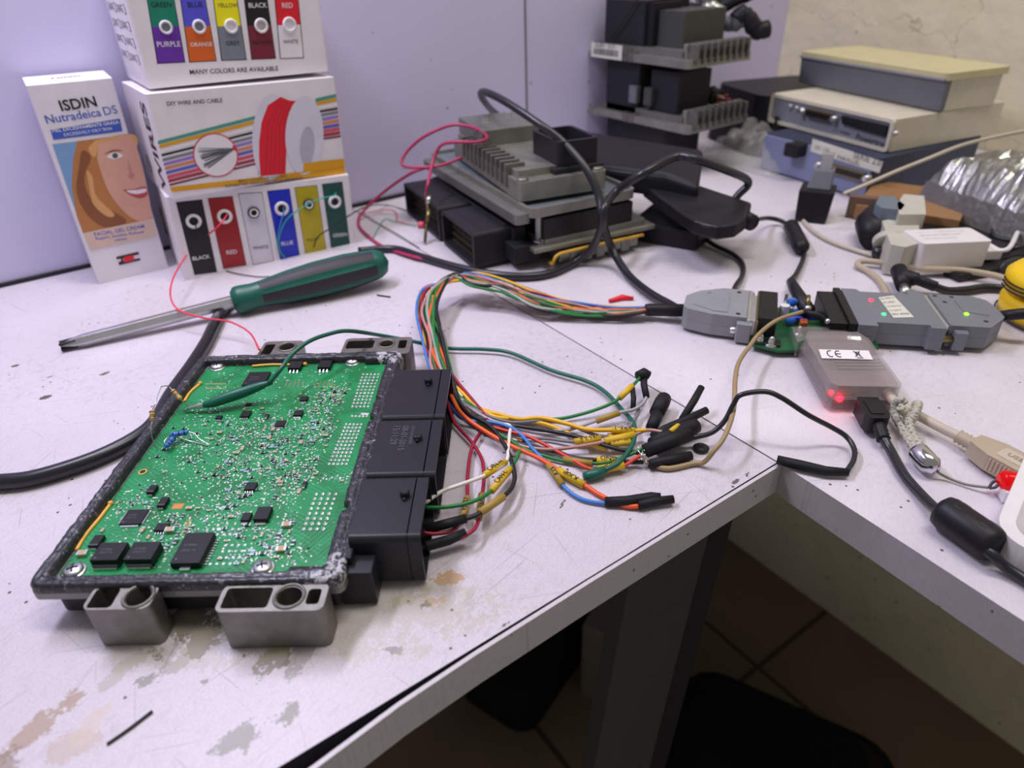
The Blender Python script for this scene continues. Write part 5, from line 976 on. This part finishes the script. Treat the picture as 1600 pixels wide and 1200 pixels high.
# grey dongle
dg = thing('dongle', TD, 'rectangular grey dongle with red and green lights and a small white label', 'dongle')
mb = MB(TD); mb.prism([(-.0025, -.0235), (.0075, -.0235), (.0075, -.0190), (.0350, -.0190), (.0350, -.0225), (.0430, -.0225), (.0430, .0260), (.0350, .0260), (.0350, .0215), (.0075, .0215), (.0060, .0250), (-.0025, .0250)], .0030, .0095, 'hood2')
mb.prism([(-.0025, -.0235), (.0075, -.0235), (.0075, -.0190), (.0350, -.0190), (.0350, -.0225), (.0430, -.0225), (.0430, .0260), (.0350, .0260), (.0350, .0215), (.0075, .0215), (.0060, .0250), (-.0025, .0250)], .0096, .0165, 'hood2'); mb.build('dongle_case', dg, .0009)
mb = MB(TD); q = [ontop(TD, .0165, *p) for p in ((1372, 465), (1396, 462), (1428, 496), (1396, 497))]; mb.flat(q, .0167, 'lbl', plane='top')
A0, A1, A2, A3 = [Vector(v) for v in q]
for k in range(5):
    a = A3.lerp(A0, .12+.19*k); b_ = A2.lerp(A1, .12+.19*k); d2 = b_-a; mb.text('SN 4098 2231'[:8+k % 3*2], a+d2*.08, a+d2*(.92-.2*(k % 2)), .0168, 'inkgrey', plane='top')
mb.build('label_sticker', dg)
for nm, px, py, m_ in (('red', 1361, 469, 'led_red'), ('green', 1381, 491, 'led_green')):
    u, v = ontop(TD, .0165, px, py); q = MB(TD); q.ball((u, v, .0165), .0012, m_, sc=(1, 1, .6)); q.build('status_light', dg, label=nm+' lit status light')
T2 = TD @ TR(.0465, .0035, 0)
h2 = thing('connector_hood', T2, 'right grey connector hood with one lime green light, plugged into the dongle', 'connector')
mb = MB(T2); poly = [(0, -.0205), (.0200, -.0205), (.0300, -.0090), (.0320, -.0060), (.0320, .0060), (.0300, .0155), (.0240, .0200), (.0, .0205)]
mb.prism(poly, .0030, .0090, 'hood2'); mb.prism([(x*.998, y) for x, y in poly], .0091, .0160, 'hood2'); mb.prism([(.012, -.002), (.024, -.006), (.028, .003), (.024, .013), (.012, .013)], .0160, .0163, 'hood2')
for x, y in ((.006, .010), (.012, .0175), (.020, -.013), (.003, .018)): mb.lathe([(.0013, .01605), (.0010, .0162), (.0005, .0158)], 'g_black', 12, T2 @ TR(x, y, 0))
mb.prism(rrect(.0020, -.0250, .0085, -.0195, .001), .0030, .0135, 'hood2'); mb.prism(rrect(.000, .0195, .0060, .0225, .001), .0030, .0135, 'hood2'); mb.build('hood_shell', h2, .0009)
mb = MB(T2); mb.box((-.0030, -.0190, .0040), (.0, .0200, .0150), 'tin'); mb.build('metal_shell', h2, .0003)
mb = MB(T2); mb.lathe([(.0020, 0), (.0020, .006), (.0012, .006)], 'brass', 12, T2 @ TR(-.0040, -.0225, .0085, 0, 90, 0)); mb.build('thumb_screw', h2)
u, v = ontop(TD, .016, 1510, 491); q = MB(TD); q.ball((u, v, .0162), .0012, 'led_lime', sc=(1, 1, .6)); q.build('status_light', h2, label='lime green lit status light')

# translucent interface box
A = at(1290, 643, 0); B = at(1398, 641, 0); T_ = TR(A.x, A.y, .0006, -40.0); bw, bl_ = .0345, .0600
T_ = T_ @ TR(0, 0, 0)
ce = thing('usb_interface', T_, 'translucent grey usb interface box glowing red inside, with white CE label', 'usb interface')
mb = MB(T_)
def shell(poly, z0, z1, th, m_):
    mb.prism(poly, z0, z1, m_); cx = sum(p[0] for p in poly)/len(poly); cy = sum(p[1] for p in poly)/len(poly)
    inn = [(cx+(x-cx)*(1-th), cy+(y-cy)*(1-th)) for x, y in poly][::-1]; mb.prism(inn, z0+.0008, z1-.0008, m_)
shell([(.002, 0), (bw-.002, 0), (bw, .003), (bw, bl_*.86), (bw-.004, bl_), (.004, bl_), (0, bl_*.86), (0, .003)], 0, .0068, .06, 'clear'); shell([(.003, .001), (bw-.003, .001), (bw-.0005, .004), (bw-.0005, bl_*.82), (bw-.004, bl_*.95), (.004, bl_*.95), (.0005, bl_*.82), (.0005, .004)], .0072, .0140, .06, 'clear')
for k in range(4): mb.box((.008, .017+k*.0032, .0140), (bw-.003, .0182+k*.0032, .0144), 'clear')
mb.build('clear_case', ce, .0012, 3)
mb = MB(T_); mb.prism([(-.002, bl_*.86), (.004, bl_*.86+.004), (bw-.006, bl_*.86+.004), (bw-.004, bl_+.010), (-.001, bl_+.010)], .001, .0100, 'clear'); mb.build('clear_neck', ce, .001)
mb = MB(T_); mb.box((.003, .003, .0022), (bw-.003, bl_-.006, .0034), 'legd'); mb.box((.008, .030, .0034), (.022, .044, .0050), 'chip'); mb.box((.006, .0045, .0034), (.013, .009, .0054), 'rub'); mb.box((.014, .003, .0034), (.026, .012, .0070), 'tin'); mb.build('inner_board', ce)
for (px, py) in ((1314, 615), (1301, 605)):
    u, v = ontop(T_, .0100, px, py); q = MB(T_); q.ball((u, v, .0070), .0016 if px > 1310 else .0012, 'led_red'); q.build('status_light', ce, label='red lit status light')
mb = MB(T_); q = [ontop(T_, .0146, *p) for p in ((1279, 546), (1357, 548), (1364, 562), (1284, 560))]; mb.flat(q, .0147, 'paper', plane='top')
q = [Vector(v) for v in q]
def onlab(s_, t_): a = q[3].lerp(q[2], s_); b_ = q[0].lerp(q[1], s_); return a.lerp(b_, t_)
for cx_ in (.20, .36):
    pts = [onlab(cx_+.06*math.cos(R(t)), .5+.34*math.sin(R(t))) for t in range(60, 301, 20)]; mb.tube([(p.x, p.y, .0149) for p in pts], .00025, 'ink', 6)
a, b_ = onlab(.31, .5), onlab(.40, .5); mb.tube([(a.x, a.y, .0149), (b_.x, b_.y, .0149)], .00025, 'ink', 6)
for l in (((.68, .85), (.80, .25)), ((.68, .25), (.80, .85)), ((.70, .75), (.79, .75)), ((.71, .7), (.72, .3)), ((.78, .7), (.77, .3)), ((.70, .12), (.82, .12))):
    a, b_ = onlab(*l[0]), onlab(*l[1]); mb.tube([(a.x, a.y, .0149), (b_.x, b_.y, .0149)], .0002, 'ink', 6)
mb.build('label_sticker', ce, label='white sticker with CE mark and crossed bin')
# probe clip on the interface neck
pc = thing('clip', TR(*at(1260, 490, .012)), 'dark crocodile clip gripping the adapter board above the clear neck', 'clip')
mb = MB(); mb.tube([at(1258, 487, .018), at(1275, 492, .017), at(1293, 503, .014)], [.0012, .0020, .0014], 'rub', 10); mb.tube([at(1262, 478, .018), at(1263, 462, .022)], .0013, 'brass', 8); mb.tube([at(1258, 482, .018), at(1266, 482, .018)], .0018, 'steel', 10); mb.build('clip_jaw', pc)
mb = MB(); mb.ball(at(1293, 502, .0150), .0016, 'steel', T=Matrix.Identity(4)); mb.build('contact_tip', pc)

# ================================================================ USB CABLES ON THE RIGHT
uc = thing('usb_cable', TR(*at(1360, 660, 0)), 'black usb cable with a ferrite bead, plugged into the translucent box', 'usb cable')
a = at(1353, 632, .0075); b_ = at(1373, 665, .0070); d = (b_-a).normalized(); y_ = Vector((0, 0, 1)).cross(d)
Tp = Matrix(((d.x, y_.x, 0, a.x), (d.y, y_.y, 0, a.y), (0, 0, 1, .0), (0, 0, 0, 1)))
mb = MB(Tp); Lp = (b_-a).length; mb.prism([(-.001, -.0050), (Lp*.75, -.0056), (Lp, -.0040), (Lp, .0040), (Lp*.75, .0056), (-.001, .0050)], .0026, .0112, 'rub'); mb.prism(rrect(.002, -.0030, Lp*.8, .0030, .001), .0112, .0116, 'rub'); mb.build('usb_plug', uc, .0012)
P = [a.lerp(b_, 1+t*.055) for t in range(9)]; MB().tube([Vector((p.x, p.y, .0070-.0003*i)) for i, p in enumerate(P)], [.0032 if i % 2 == 0 else .0026 for i in range(9)], 'rub', 12).build('strain_relief', uc)
e_ = P[-1]
cable('cord', [Vector((e_.x, e_.y, .0050)), at(1392, 705, .0030), at(1410, 738, .0026), at(1435, 768, .0028), at(1462, 795, .0050), at(1478, 808, .0075), at(1545, 862, .0075), at(1570, 885, .0040), at(1610, 912, .0026), at(1660, 955, .0026)], .0021, 'rubs', uc, seg=12)
a = at(1468, 794, .0075); b_ = at(1560, 858, .0075); mb = MB(); mb.tube([a, a.lerp(b_, .05), a.lerp(b_, .14), a.lerp(b_, .86), a.lerp(b_, .95), b_], [.0045, .0064, .0070, .0070, .0064, .0045], 'rub', 22)
up_ = Vector((0, 0, 1)); dd = (b_-a).normalized(); sd_ = dd.cross(up_)
for t in (.28, .72):
    for an in (20, 75, 130):
        nrm = up_*math.sin(R(an))+sd_*math.cos(R(an)); p = a.lerp(b_, t)+nrm*.0068; mb.box((-.0014, -.0005, -.0006), (.0014, .0005, .0003), 'g_black', Matrix.Translation(p) @ Matrix(((dd.x, dd.cross(nrm).x, nrm.x, 0), (dd.y, dd.cross(nrm).y, nrm.y, 0), (dd.z, dd.cross(nrm).z, nrm.z, 0), (0, 0, 0, 1))))
mb.build('ferrite_bead', uc)
ub = thing('usb_cable', TR(*at(1500, 690, 0)), 'beige usb cable with moulded plug at the right edge', 'usb cable')
cable('cord', [at(1385, 612, .009), at(1400, 630, .0075), at(1415, 638, .0065), at(1440, 652, .0060), at(1470, 668, .0058), at(1502, 684, .0058)], .0023, 'beige', ub, seg=12)
a = at(1498, 682, .0060); b_ = at(1525, 697, .0060); MB().tube([a.lerp(b_, t/8) for t in range(9)], [.0034 if i % 2 == 0 else .0027 for i in range(9)], 'beige2', 12).build('strain_relief', ub)
a = at(1520, 695, .0060); b_ = at(1600, 738, .0060); d = (b_-a).normalized(); y_ = Vector((0, 0, 1)).cross(d); Tp = Matrix(((d.x, y_.x, 0, a.x), (d.y, y_.y, 0, a.y), (0, 0, 1, 0), (0, 0, 0, 1))); mb = MB(Tp)
mb.prism([(0, -.0040), (.004, -.0055), (.010, -.0072), (.045, -.0072), (.045, .0072), (.010, .0072), (.004, .0055), (0, .0040)], .0020, .0100, 'beige2'); mb.prism(rrect(.011, -.004, .040, .004, .001), .0100, .0103, 'beige'); mb.text('USB 2.0', (.014, -.001), (.026, -.001), .0105, 'y_tan', plane='top')
for k in range(6): mb.box((.011+k*.0016, -.0076, .003), (.0118+k*.0016, -.0068, .009), 'beige')
mb.build('usb_plug', ub, .0008)
# woven lanyard with metal end and charm
def braid(name, pts, r, m, par):
    P = smooth_path([at(*p) if not isinstance(p, Vector) else p for p in pts], 14); mb = MB()
    for k in range(4):
        st = []
        for i, p in enumerate(P):
            t = (P[min(i+1, len(P)-1)]-P[max(i-1, 0)]).normalized(); sx_ = t.cross(Vector((0, 0, 1))).normalized(); sy_ = sx_.cross(t); a_ = i*.85*(1 if k % 2 else -1)+k*math.pi/2
            st.append(p+(sx_*math.cos(a_)+sy_*math.sin(a_))*r*(.62 if k < 2 else .55))
        mb.tube(smooth_path(st, 2), r*.48, m, 6)
    mb.tube(P, r*.6, m, 8); mb.build(name, par)
ly = thing('lanyard', TR(*at(1430, 680, 0)), 'silvery woven strap loop knotted round the beige cable, with chrome tip and red charm', 'strap')
braid('woven_cord', [at(1412, 626, .014), at(1402, 628, .011), at(1398, 645, .006), at(1410, 670, .0045), at(1428, 700, .0050), at(1434, 710, .006)], .0020, 'cord', ly)
braid('woven_cord', [at(1405, 636, .013), at(1418, 650, .009), at(1424, 675, .0060), at(1438, 700, .0065), at(1440, 708, .007)], .0020, 'cord', ly)
braid('woven_cord', [at(1422, 660, .007), at(1430, 645, .011), at(1435, 632, .012), at(1430, 634, .008), at(1424, 655, .004)], .0019, 'cord', ly)
a = at(1432, 704, .0062); b_ = at(1462, 735, .0052); MB().tube([a, a.lerp(b_, .1), a.lerp(b_, .75), b_], [.0040, .0046, .0046, .0022], 'chrome', 18).build('chrome_tip', ly)
cable('thin_loop', [at(1460, 735, .004), at(1480, 746, .0016), at(1510, 757, .0014), at(1545, 762, .003)], .0006, 'alud', ly)
cable('thin_loop', [at(1545, 762, .003), at(1552, 753, .005), at(1562, 752, .006), at(1556, 761, .005), at(1547, 763, .003)], .0006, 'inkgrey', ly)
mb = MB(); mb.tube([at(1562, 750, .008), at(1568, 750, .008), at(1605, 757, .008)], [.0025, .0042, .0042], 'redgel', 16); mb.build('red_charm', ly)
pblock('white_charm', [(1564, 757), (1585, 756), (1582, 772), (1572, 770)], .001, .0060, 'whitep', ly)
# white rounded device at the edge
T_ = TR(.2640, .0505, .0004, 35); sp = thing('portable_speaker', T_, 'corner of a white rounded device with fine grille, cut by the right edge', 'device')
T_ = TR(.2440, .0500, .0004, 13); MB(T_).prism(rrect(0, -.075, .080, 0, .013, 8), 0, .0125, 'whitep', smooth=False).build('device_body', sp, .003, 3)
mb = MB(T_); mb.prism(rrect(.005, -.070, .075, -.005, .010, 8), .0125, .0129, 'whiteg')
mb.build('speaker_grille', sp)

# ================================================================ HARNESS WIRES
random.seed(11)
def H(*pts, d=(0, 0), dh=0):
    return [(p[0]+d[0], p[1]+d[1], p[2]+dh) for p in pts]
def trunk(i, n, upto=9, end=None):
    # shared path from the sleeve, over the back and down towards the fan; spread across the bundle
    a = (i/(n-1)-.5)*2; b_ = random.uniform(-1, 1); base = [(1010, 484, .0062, 3), (960, 488, .0040, 6), (900, 484, .0045, 8), (840, 470, .0085, 9), (785, 448, .0130, 9), (735, 437, .0165, 8), (700, 437, .0180, 7), (676, 452, .0175, 10), (668, 485, .0150, 12), (676, 530, .0110, 12), (690, 575, .0070, 11)][:upto+2]
    out = []
    a0 = a
    for k, (x, y, h, s) in enumerate(base):
        j = random.uniform(-.5, .5)*s; s *= 1.2; a = max(-1.1, min(1.1, a0+random.gauss(0, .42)*(k > 0)))
        if k >= 6: out.append((x+a*s*1.1+j*.4, y+(-a*s if k == 6 else b_*2), max(.0014, h+b_*.0016)))
        else: out.append((x+j, y+a*s+random.uniform(-1, 1), max(.0014, h+b_*.0012)))
    return out
def sleeve(par, a, b_, txt, flip=False, m_='wlabel', r_=.0016, z=None):
    a = at(*a); b_ = at(*b_); mb = MB(); mb.tube([a, b_], r_, m_, 10)
    o = mb
    if txt:
        d = (b_-a); Ld = d.length; d.normalize(); y_ = Vector((0, 0, 1)).cross(d).normalized(); zz_ = d.cross(y_)
        if flip: Tt = Matrix(((-d.x, -y_.x, zz_.x, b_.x), (-d.y, -y_.y, zz_.y, b_.y), (-d.z, -y_.z, zz_.z, b_.z), (0, 0, 0, 1)))
        else: Tt = Matrix(((d.x, y_.x, zz_.x, a.x), (d.y, y_.y, zz_.y, a.y), (d.z, y_.z, zz_.z, a.z), (0, 0, 0, 1)))
        wd = min(Ld*.84, .0034*(text_geo(txt, .008)[3]-text_geo(txt, .008)[2])); mb.text(txt, (Ld/2-wd/2, -.0009), (Ld/2+wd/2, -.0009), r_+.00015, 'ink', Tt, plane='top', wt=.008)
    mb.build('wire_label', par)
def shrink(par, pts, r_): P = [at(*p) for p in pts]; MB().tube(P, [r_*.9]+[r_]*(len(P)-2)+[r_*.92], 'shrink', 12).build('heat_shrink', par)
NW = 18
wires = [
 ('y_yellow', [(718, 610, .004), (745, 636, .003), (782, 648, .003), (812, 655, .003), (846, 653, .004), (886, 662, .005), (917, 671, .006), (956, 672, .007), (992, 673, .007), (1010, 672, .007)], 'yellow wire with VRE label'),
 ('y_yellow', [(714, 600, .004), (730, 622, .003), (770, 650, .003), (812, 655, .002), (850, 662, .002), (880, 673, .002), (905, 688, .003), (930, 697, .003)], None),
 ('y_green', [(712, 612, .004), (750, 640, .003), (800, 653, .002), (865, 655, .002), (905, 648, .003), (945, 635, .005), (968, 622, .007), (988, 603, .009), (1000, 590, .010)], None),
 ('y_grey', [(716, 622, .004), (760, 648, .003), (800, 660, .002), (850, 657, .003), (890, 664, .004), (925, 678, .004), (950, 682, .004), (975, 676, .004), (992, 655, .004), (998, 640, .004)], None),
 ('y_lgrey', [(716, 622, .004), (762, 654, .003), (800, 665, .002), (850, 673, .002), (890, 671, .003), (930, 658, .004), (967, 645, .006), (990, 640, .006), (1005, 630, .006), (1010, 621, .007)], None),
 ('y_grey', [(724, 636, .003), (770, 668, .002), (820, 682, .002), (860, 686, .002), (898, 690, .003), (940, 683, .005)], None),
 ('y_pink', [(724, 640, .003), (770, 674, .002), (810, 695, .002), (850, 702, .003), (895, 699, .004), (945, 690, .006), (988, 680, .006), (1012, 672, .007), (1040, 676, .008)], None),
 ('y_white', [(718, 630, .003), (762, 662, .002), (795, 664, .003), (796, 680, .004), (794, 700, .006), (790, 722, .008), (757, 743, .011), (720, 757, .013), (690, 768, .013), (664, 786, .012)], 'white wire with CAN-H label, curving to the front socket'),
 ('y_black', [(722, 640, .003), (790, 662, .002), (850, 672, .003), (900, 682, .004), (948, 697, .005), (975, 704, .005), (1002, 708, .005)], None),
 ('y_green', [(722, 640, .003), (770, 675, .002), (810, 698, .002), (850, 712, .002), (880, 720, .002), (925, 724, .003), (950, 722, .004), (985, 710, .005), (1010, 698, .006)], None),
 ('y_black', [(726, 645, .003), (770, 680, .002), (830, 697, .002), (870, 706, .002), (895, 715, .003), (932, 719, .004), (967, 722, .003), (1005, 722, .003)], None),
 ('y_red', [(728, 650, .003), (780, 670, .003), (820, 680, .003), (850, 694, .003), (890, 716, .003), (915, 730, .003), (935, 734, .003), (973, 728, .004), (990, 718, .005), (1000, 712, .006)], None),
 ('y_orange', [(700, 598, .008), (708, 625, .008), (725, 650, .007), (760, 675, .006), (800, 697, .005), (840, 715, .004), (870, 733, .003), (912, 757, .002), (940, 775, .0015), (975, 790, .0015), (998, 791, .002)], None),
 ('y_blue', [(710, 643, .004), (735, 657, .004), (770, 660, .004), (795, 667, .004), (815, 680, .003), (833, 702, .003), (854, 724, .002), (878, 757, .0018), (905, 778, .0015), (940, 786, .0015), (980, 785, .0025)], None),
 ('y_green', [(722, 640, .004), (770, 672, .004), (808, 695, .004), (812, 705, .005), (800, 728, .007), (768, 766, .010), (740, 783, .012), (700, 792, .012), (664, 793, .012)], 'green wire with CAN-L label, curving to the front socket'),
 ('y_black', [(722, 636, .005), (765, 665, .006), (790, 698, .006), (803, 735, .007), (802, 757, .007), (788, 775, .008), (752, 801, .009), (715, 814, .009), (664, 826, .008)], None),
 ('y_wine', [(706, 650, .004), (716, 668, .003), (738, 692, .003), (753, 718, .003), (756, 745, .004), (754, 770, .005), (748, 812, .006), (735, 832, .007), (700, 846, .006), (664, 854, .006)], 'first dark red wire to the front socket'),
 ('y_wine', [(760, 652, .003), (755, 668, .003), (738, 698, .003), (731, 740, .003), (730, 778, .004), (723, 808, .005), (708, 828, .006), (680, 834, .007), (662, 832, .008)], 'second dark red wire to the front socket')]
WO = []
for i, (m_, pts, lab) in enumerate(wires):
    tr = trunk((i*7) % NW, NW)
    P = [at(*p) for p in tr+[p for p in pts]]
    o, _ = cable('wire', P, .00085 if m_ not in ('y_orange', 'y_black', 'y_yellow') else .00105, m_, hd, n=6)
    if lab: o['label'] = lab
    WO.append(o)
# extra strands only in the bundle
for i, m_ in enumerate(('y_brown', 'y_dgreen', 'y_white', 'y_green', 'y_orange', 'y_black')):
    tr = trunk(i*3, NW); P = [at(*p) for p in tr+[(712+i*2, 612, .0035), (730, 640, .003), (765, 668+i*2, .002), (800+i*4, 690, .002)]]; o, _ = cable('wire', P, .0009, m_, hd, n=6)
sleeve(WO[0], (956, 672, .007), (992, 673, .007), 'VRE-1', True); sleeve(WO[1], (905, 688, .003), (948, 700, .0035), ''); sleeve(WO[1], (912, 690, .0055), (938, 684, .006), 'VRE-2', True)
sleeve(WO[2], (968, 622, .007), (988, 603, .009), '', m_='wlabel'); sleeve(WO[4], (932, 658, .004), (967, 645, .006), '', m_='wlabel2'); sleeve(WO[5], (898, 690, .003), (934, 685, .005), 'VRE', True)
sleeve(WO[6], (945, 690, .006), (991, 680, .006), '', r_=.0020); sleeve(WO[3], (950, 682, .004), (975, 680, .004), ''); sleeve(WO[8], (955, 694, .005), (985, 691, .006), 'W-LINE', True)
sleeve(WO[9], (880, 718, .002), (926, 724, .003), '', m_='wlabel2'); sleeve(WO[10], (932, 719, .004), (968, 722, .003), 'GND', True, r_=.0019); sleeve(WO[11], (935, 734, .003), (975, 727, .004), 'K30P', True, r_=.0019)
sleeve(WO[12], (872, 735, .003), (912, 758, .002), 'K30P', True, r_=.0018); sleeve(WO[13], (855, 723, .0028), (878, 757, .0022), 'K15', True, m_='wlabel2'); sleeve(WO[7], (789, 722, .0078), (757, 743, .011), 'CAN-H', True)
sleeve(WO[14], (797, 733, .0072), (768, 767, .010), 'CAN-L', True); sleeve(WO[15], (787, 776, .0082), (750, 801, .009), '', m_='wlabel2', r_=.0017); sleeve(WO[16], (753, 773, .005), (748, 811, .006), 'VRE', False, m_='wlabel2'); sleeve(WO[17], (730, 778, .004), (724, 808, .005), 'VECU', True, m_='wlabel2')
sleeve(WO[9], (935, 736, .003), (968, 727, .0028), '', m_='wlabel2')
shrink(WO[15], [(728, 810, .009), (700, 818, .009), (665, 827, .008)], .0021); shrink(WO[16], [(728, 832, .007), (700, 844, .006), (668, 853, .006), (664, 854, .006)], .0021)
shrink(WO[13], [(945, 784, .0022), (980, 783, .0028), (1018, 777, .0028), (1032, 778, .0028)], .0023); shrink(WO[12], [(998, 790, .0026), (1020, 784, .0028), (1052, 780, .0028)], .0020)
shrink(WO[2], [(1003, 590, .010), (1007, 583, .010), (1006, 600, .008), (1010, 620, .006)], .0018); shrink(WO[2], [(998, 588, .0105), (1006, 584, .0105), (1012, 588, .009)], .0032); shrink(WO[4], [(988, 604, .0085), (990, 622, .006), (989, 640, .003)], .0014)
shrink(WO[3], [(1038, 622, .006), (1034, 630, .006), (1026, 645, .0055)], .0040); shrink(WO[3], [(1028, 642, .0055), (1024, 655, .005), (1018, 668, .005)], .0031)
shrink(WO[6], [(1096, 605, .013), (1085, 625, .010), (1066, 655, .007)], .0019); shrink(WO[0], [(1104, 641, .008), (1075, 655, .007), (1040, 670, .006), (1020, 682, .005)], .0021)
shrink(WO[8], [(1088, 665, .0055), (1080, 668, .0055), (1045, 682, .0055), (1020, 695, .005)], .0040); shrink(WO[9], [(1078, 678, .0085), (1050, 688, .008), (1008, 705, .006)], .0036)
shrink(WO[10], [(1080, 712, .0028), (1050, 718, .0028), (1015, 726, .0028)], .0024); sleeve(WO[6], (1060, 665, .0085), (1048, 674, .009), '', m_='wlabel', r_=.0013)
bw_ = MB(); random.seed(2)
for k in range(14): a = at(1003+random.uniform(-5, 5), 712+random.uniform(-8, 8), .005); bw_.tube([a, a+Vector((random.uniform(-.003, .005), random.uniform(-.004, .004), random.uniform(-.002, .003)))], .0003, 'tin', 5)
bw_.build('bare_strands', hd)
jw = thing('jumper_wire', TR(*at(1200, 640, 0)), 'black jumper wire rising in a loop, its shrink-tubed end lying past the bench corner', 'wire')
cable('cord', [(1018, 702, .006), (1050, 690, .006), (1085, 683, .006), (1112, 676, .008), (1132, 658, .013), (1146, 632, .020), (1158, 617, .025), (1195, 612, .027), (1222, 622, .025), (1262, 648, .018), (1300, 668, .010), (1322, 682, .006), (1334, 700, .004), (1334, 718, .003), (1323, 737, .0026)], .0012, 'rubs', jw)
MB().tube([at(1325, 738, .0026), at(1290, 736, .0026), at(1250, 727, .0026), at(1214, 718, .0026)], [.0017, .0022, .0024, .0020], 'shrink', 12).build('heat_shrink', jw)
tagc('jumper_wire', [at(1008, 716, .004), at(1020, 726, .002), at(1045, 732, .0015), at(1085, 724, .0015), at(1100, 722, .003), at(1115, 705, .010), at(1133, 680, .014), at(1146, 640, .016), at(1149, 590, .016), at(1155, 565, .016), at(1172, 540, .014), at(1188, 520, .014), at(1215, 500, .017), at(1254, 487, .018)], .0012, 'y_tan', 'tan wire from the bare strands up to the clip on the adapter board')
# odds and ends on the desk
T_ = TR(*at(1095, 703, 0)); mb = MB(T_); mb.lathe([(.0030, .0004), (.0037, .0010), (.0037, .0014), (.0010, .0020)], 'legd', 20); mb.box((-.0015, -.0003, .0017), (.0015, .0003, .0022), 'g_black'); mb.box((-.0003, -.0015, .0017), (.0003, .0015, .0022), 'g_black'); tag(mb.build('flat_screw'), 'round black screw head lying beside the black shrink tubes', 'screw')
tag(MB().tube([at(589, 461, .0006), at(610, 464, .0006)], .0005, 'ink', 6).build('wire_scrap'), 'short dark wire scrap on the desk in front of the screwdriver handle', 'scrap')
tag(MB().tube(smooth_path([at(167, 1163, .0005), at(200, 1140, .0006), at(238, 1111, .0006)]), .0005, 'ink', 6).build('wire_scrap'), 'thin dark sliver on the desk at the lower left', 'scrap')
tag(MB().tube([at(952, 470, .0012), at(972, 465, .0012), at(990, 466, .0012)], [.0012, .0022, .0010], 'g_red', 10).build('bottle_top'), 'small red cap on the desk behind the wire bundle', 'cap')
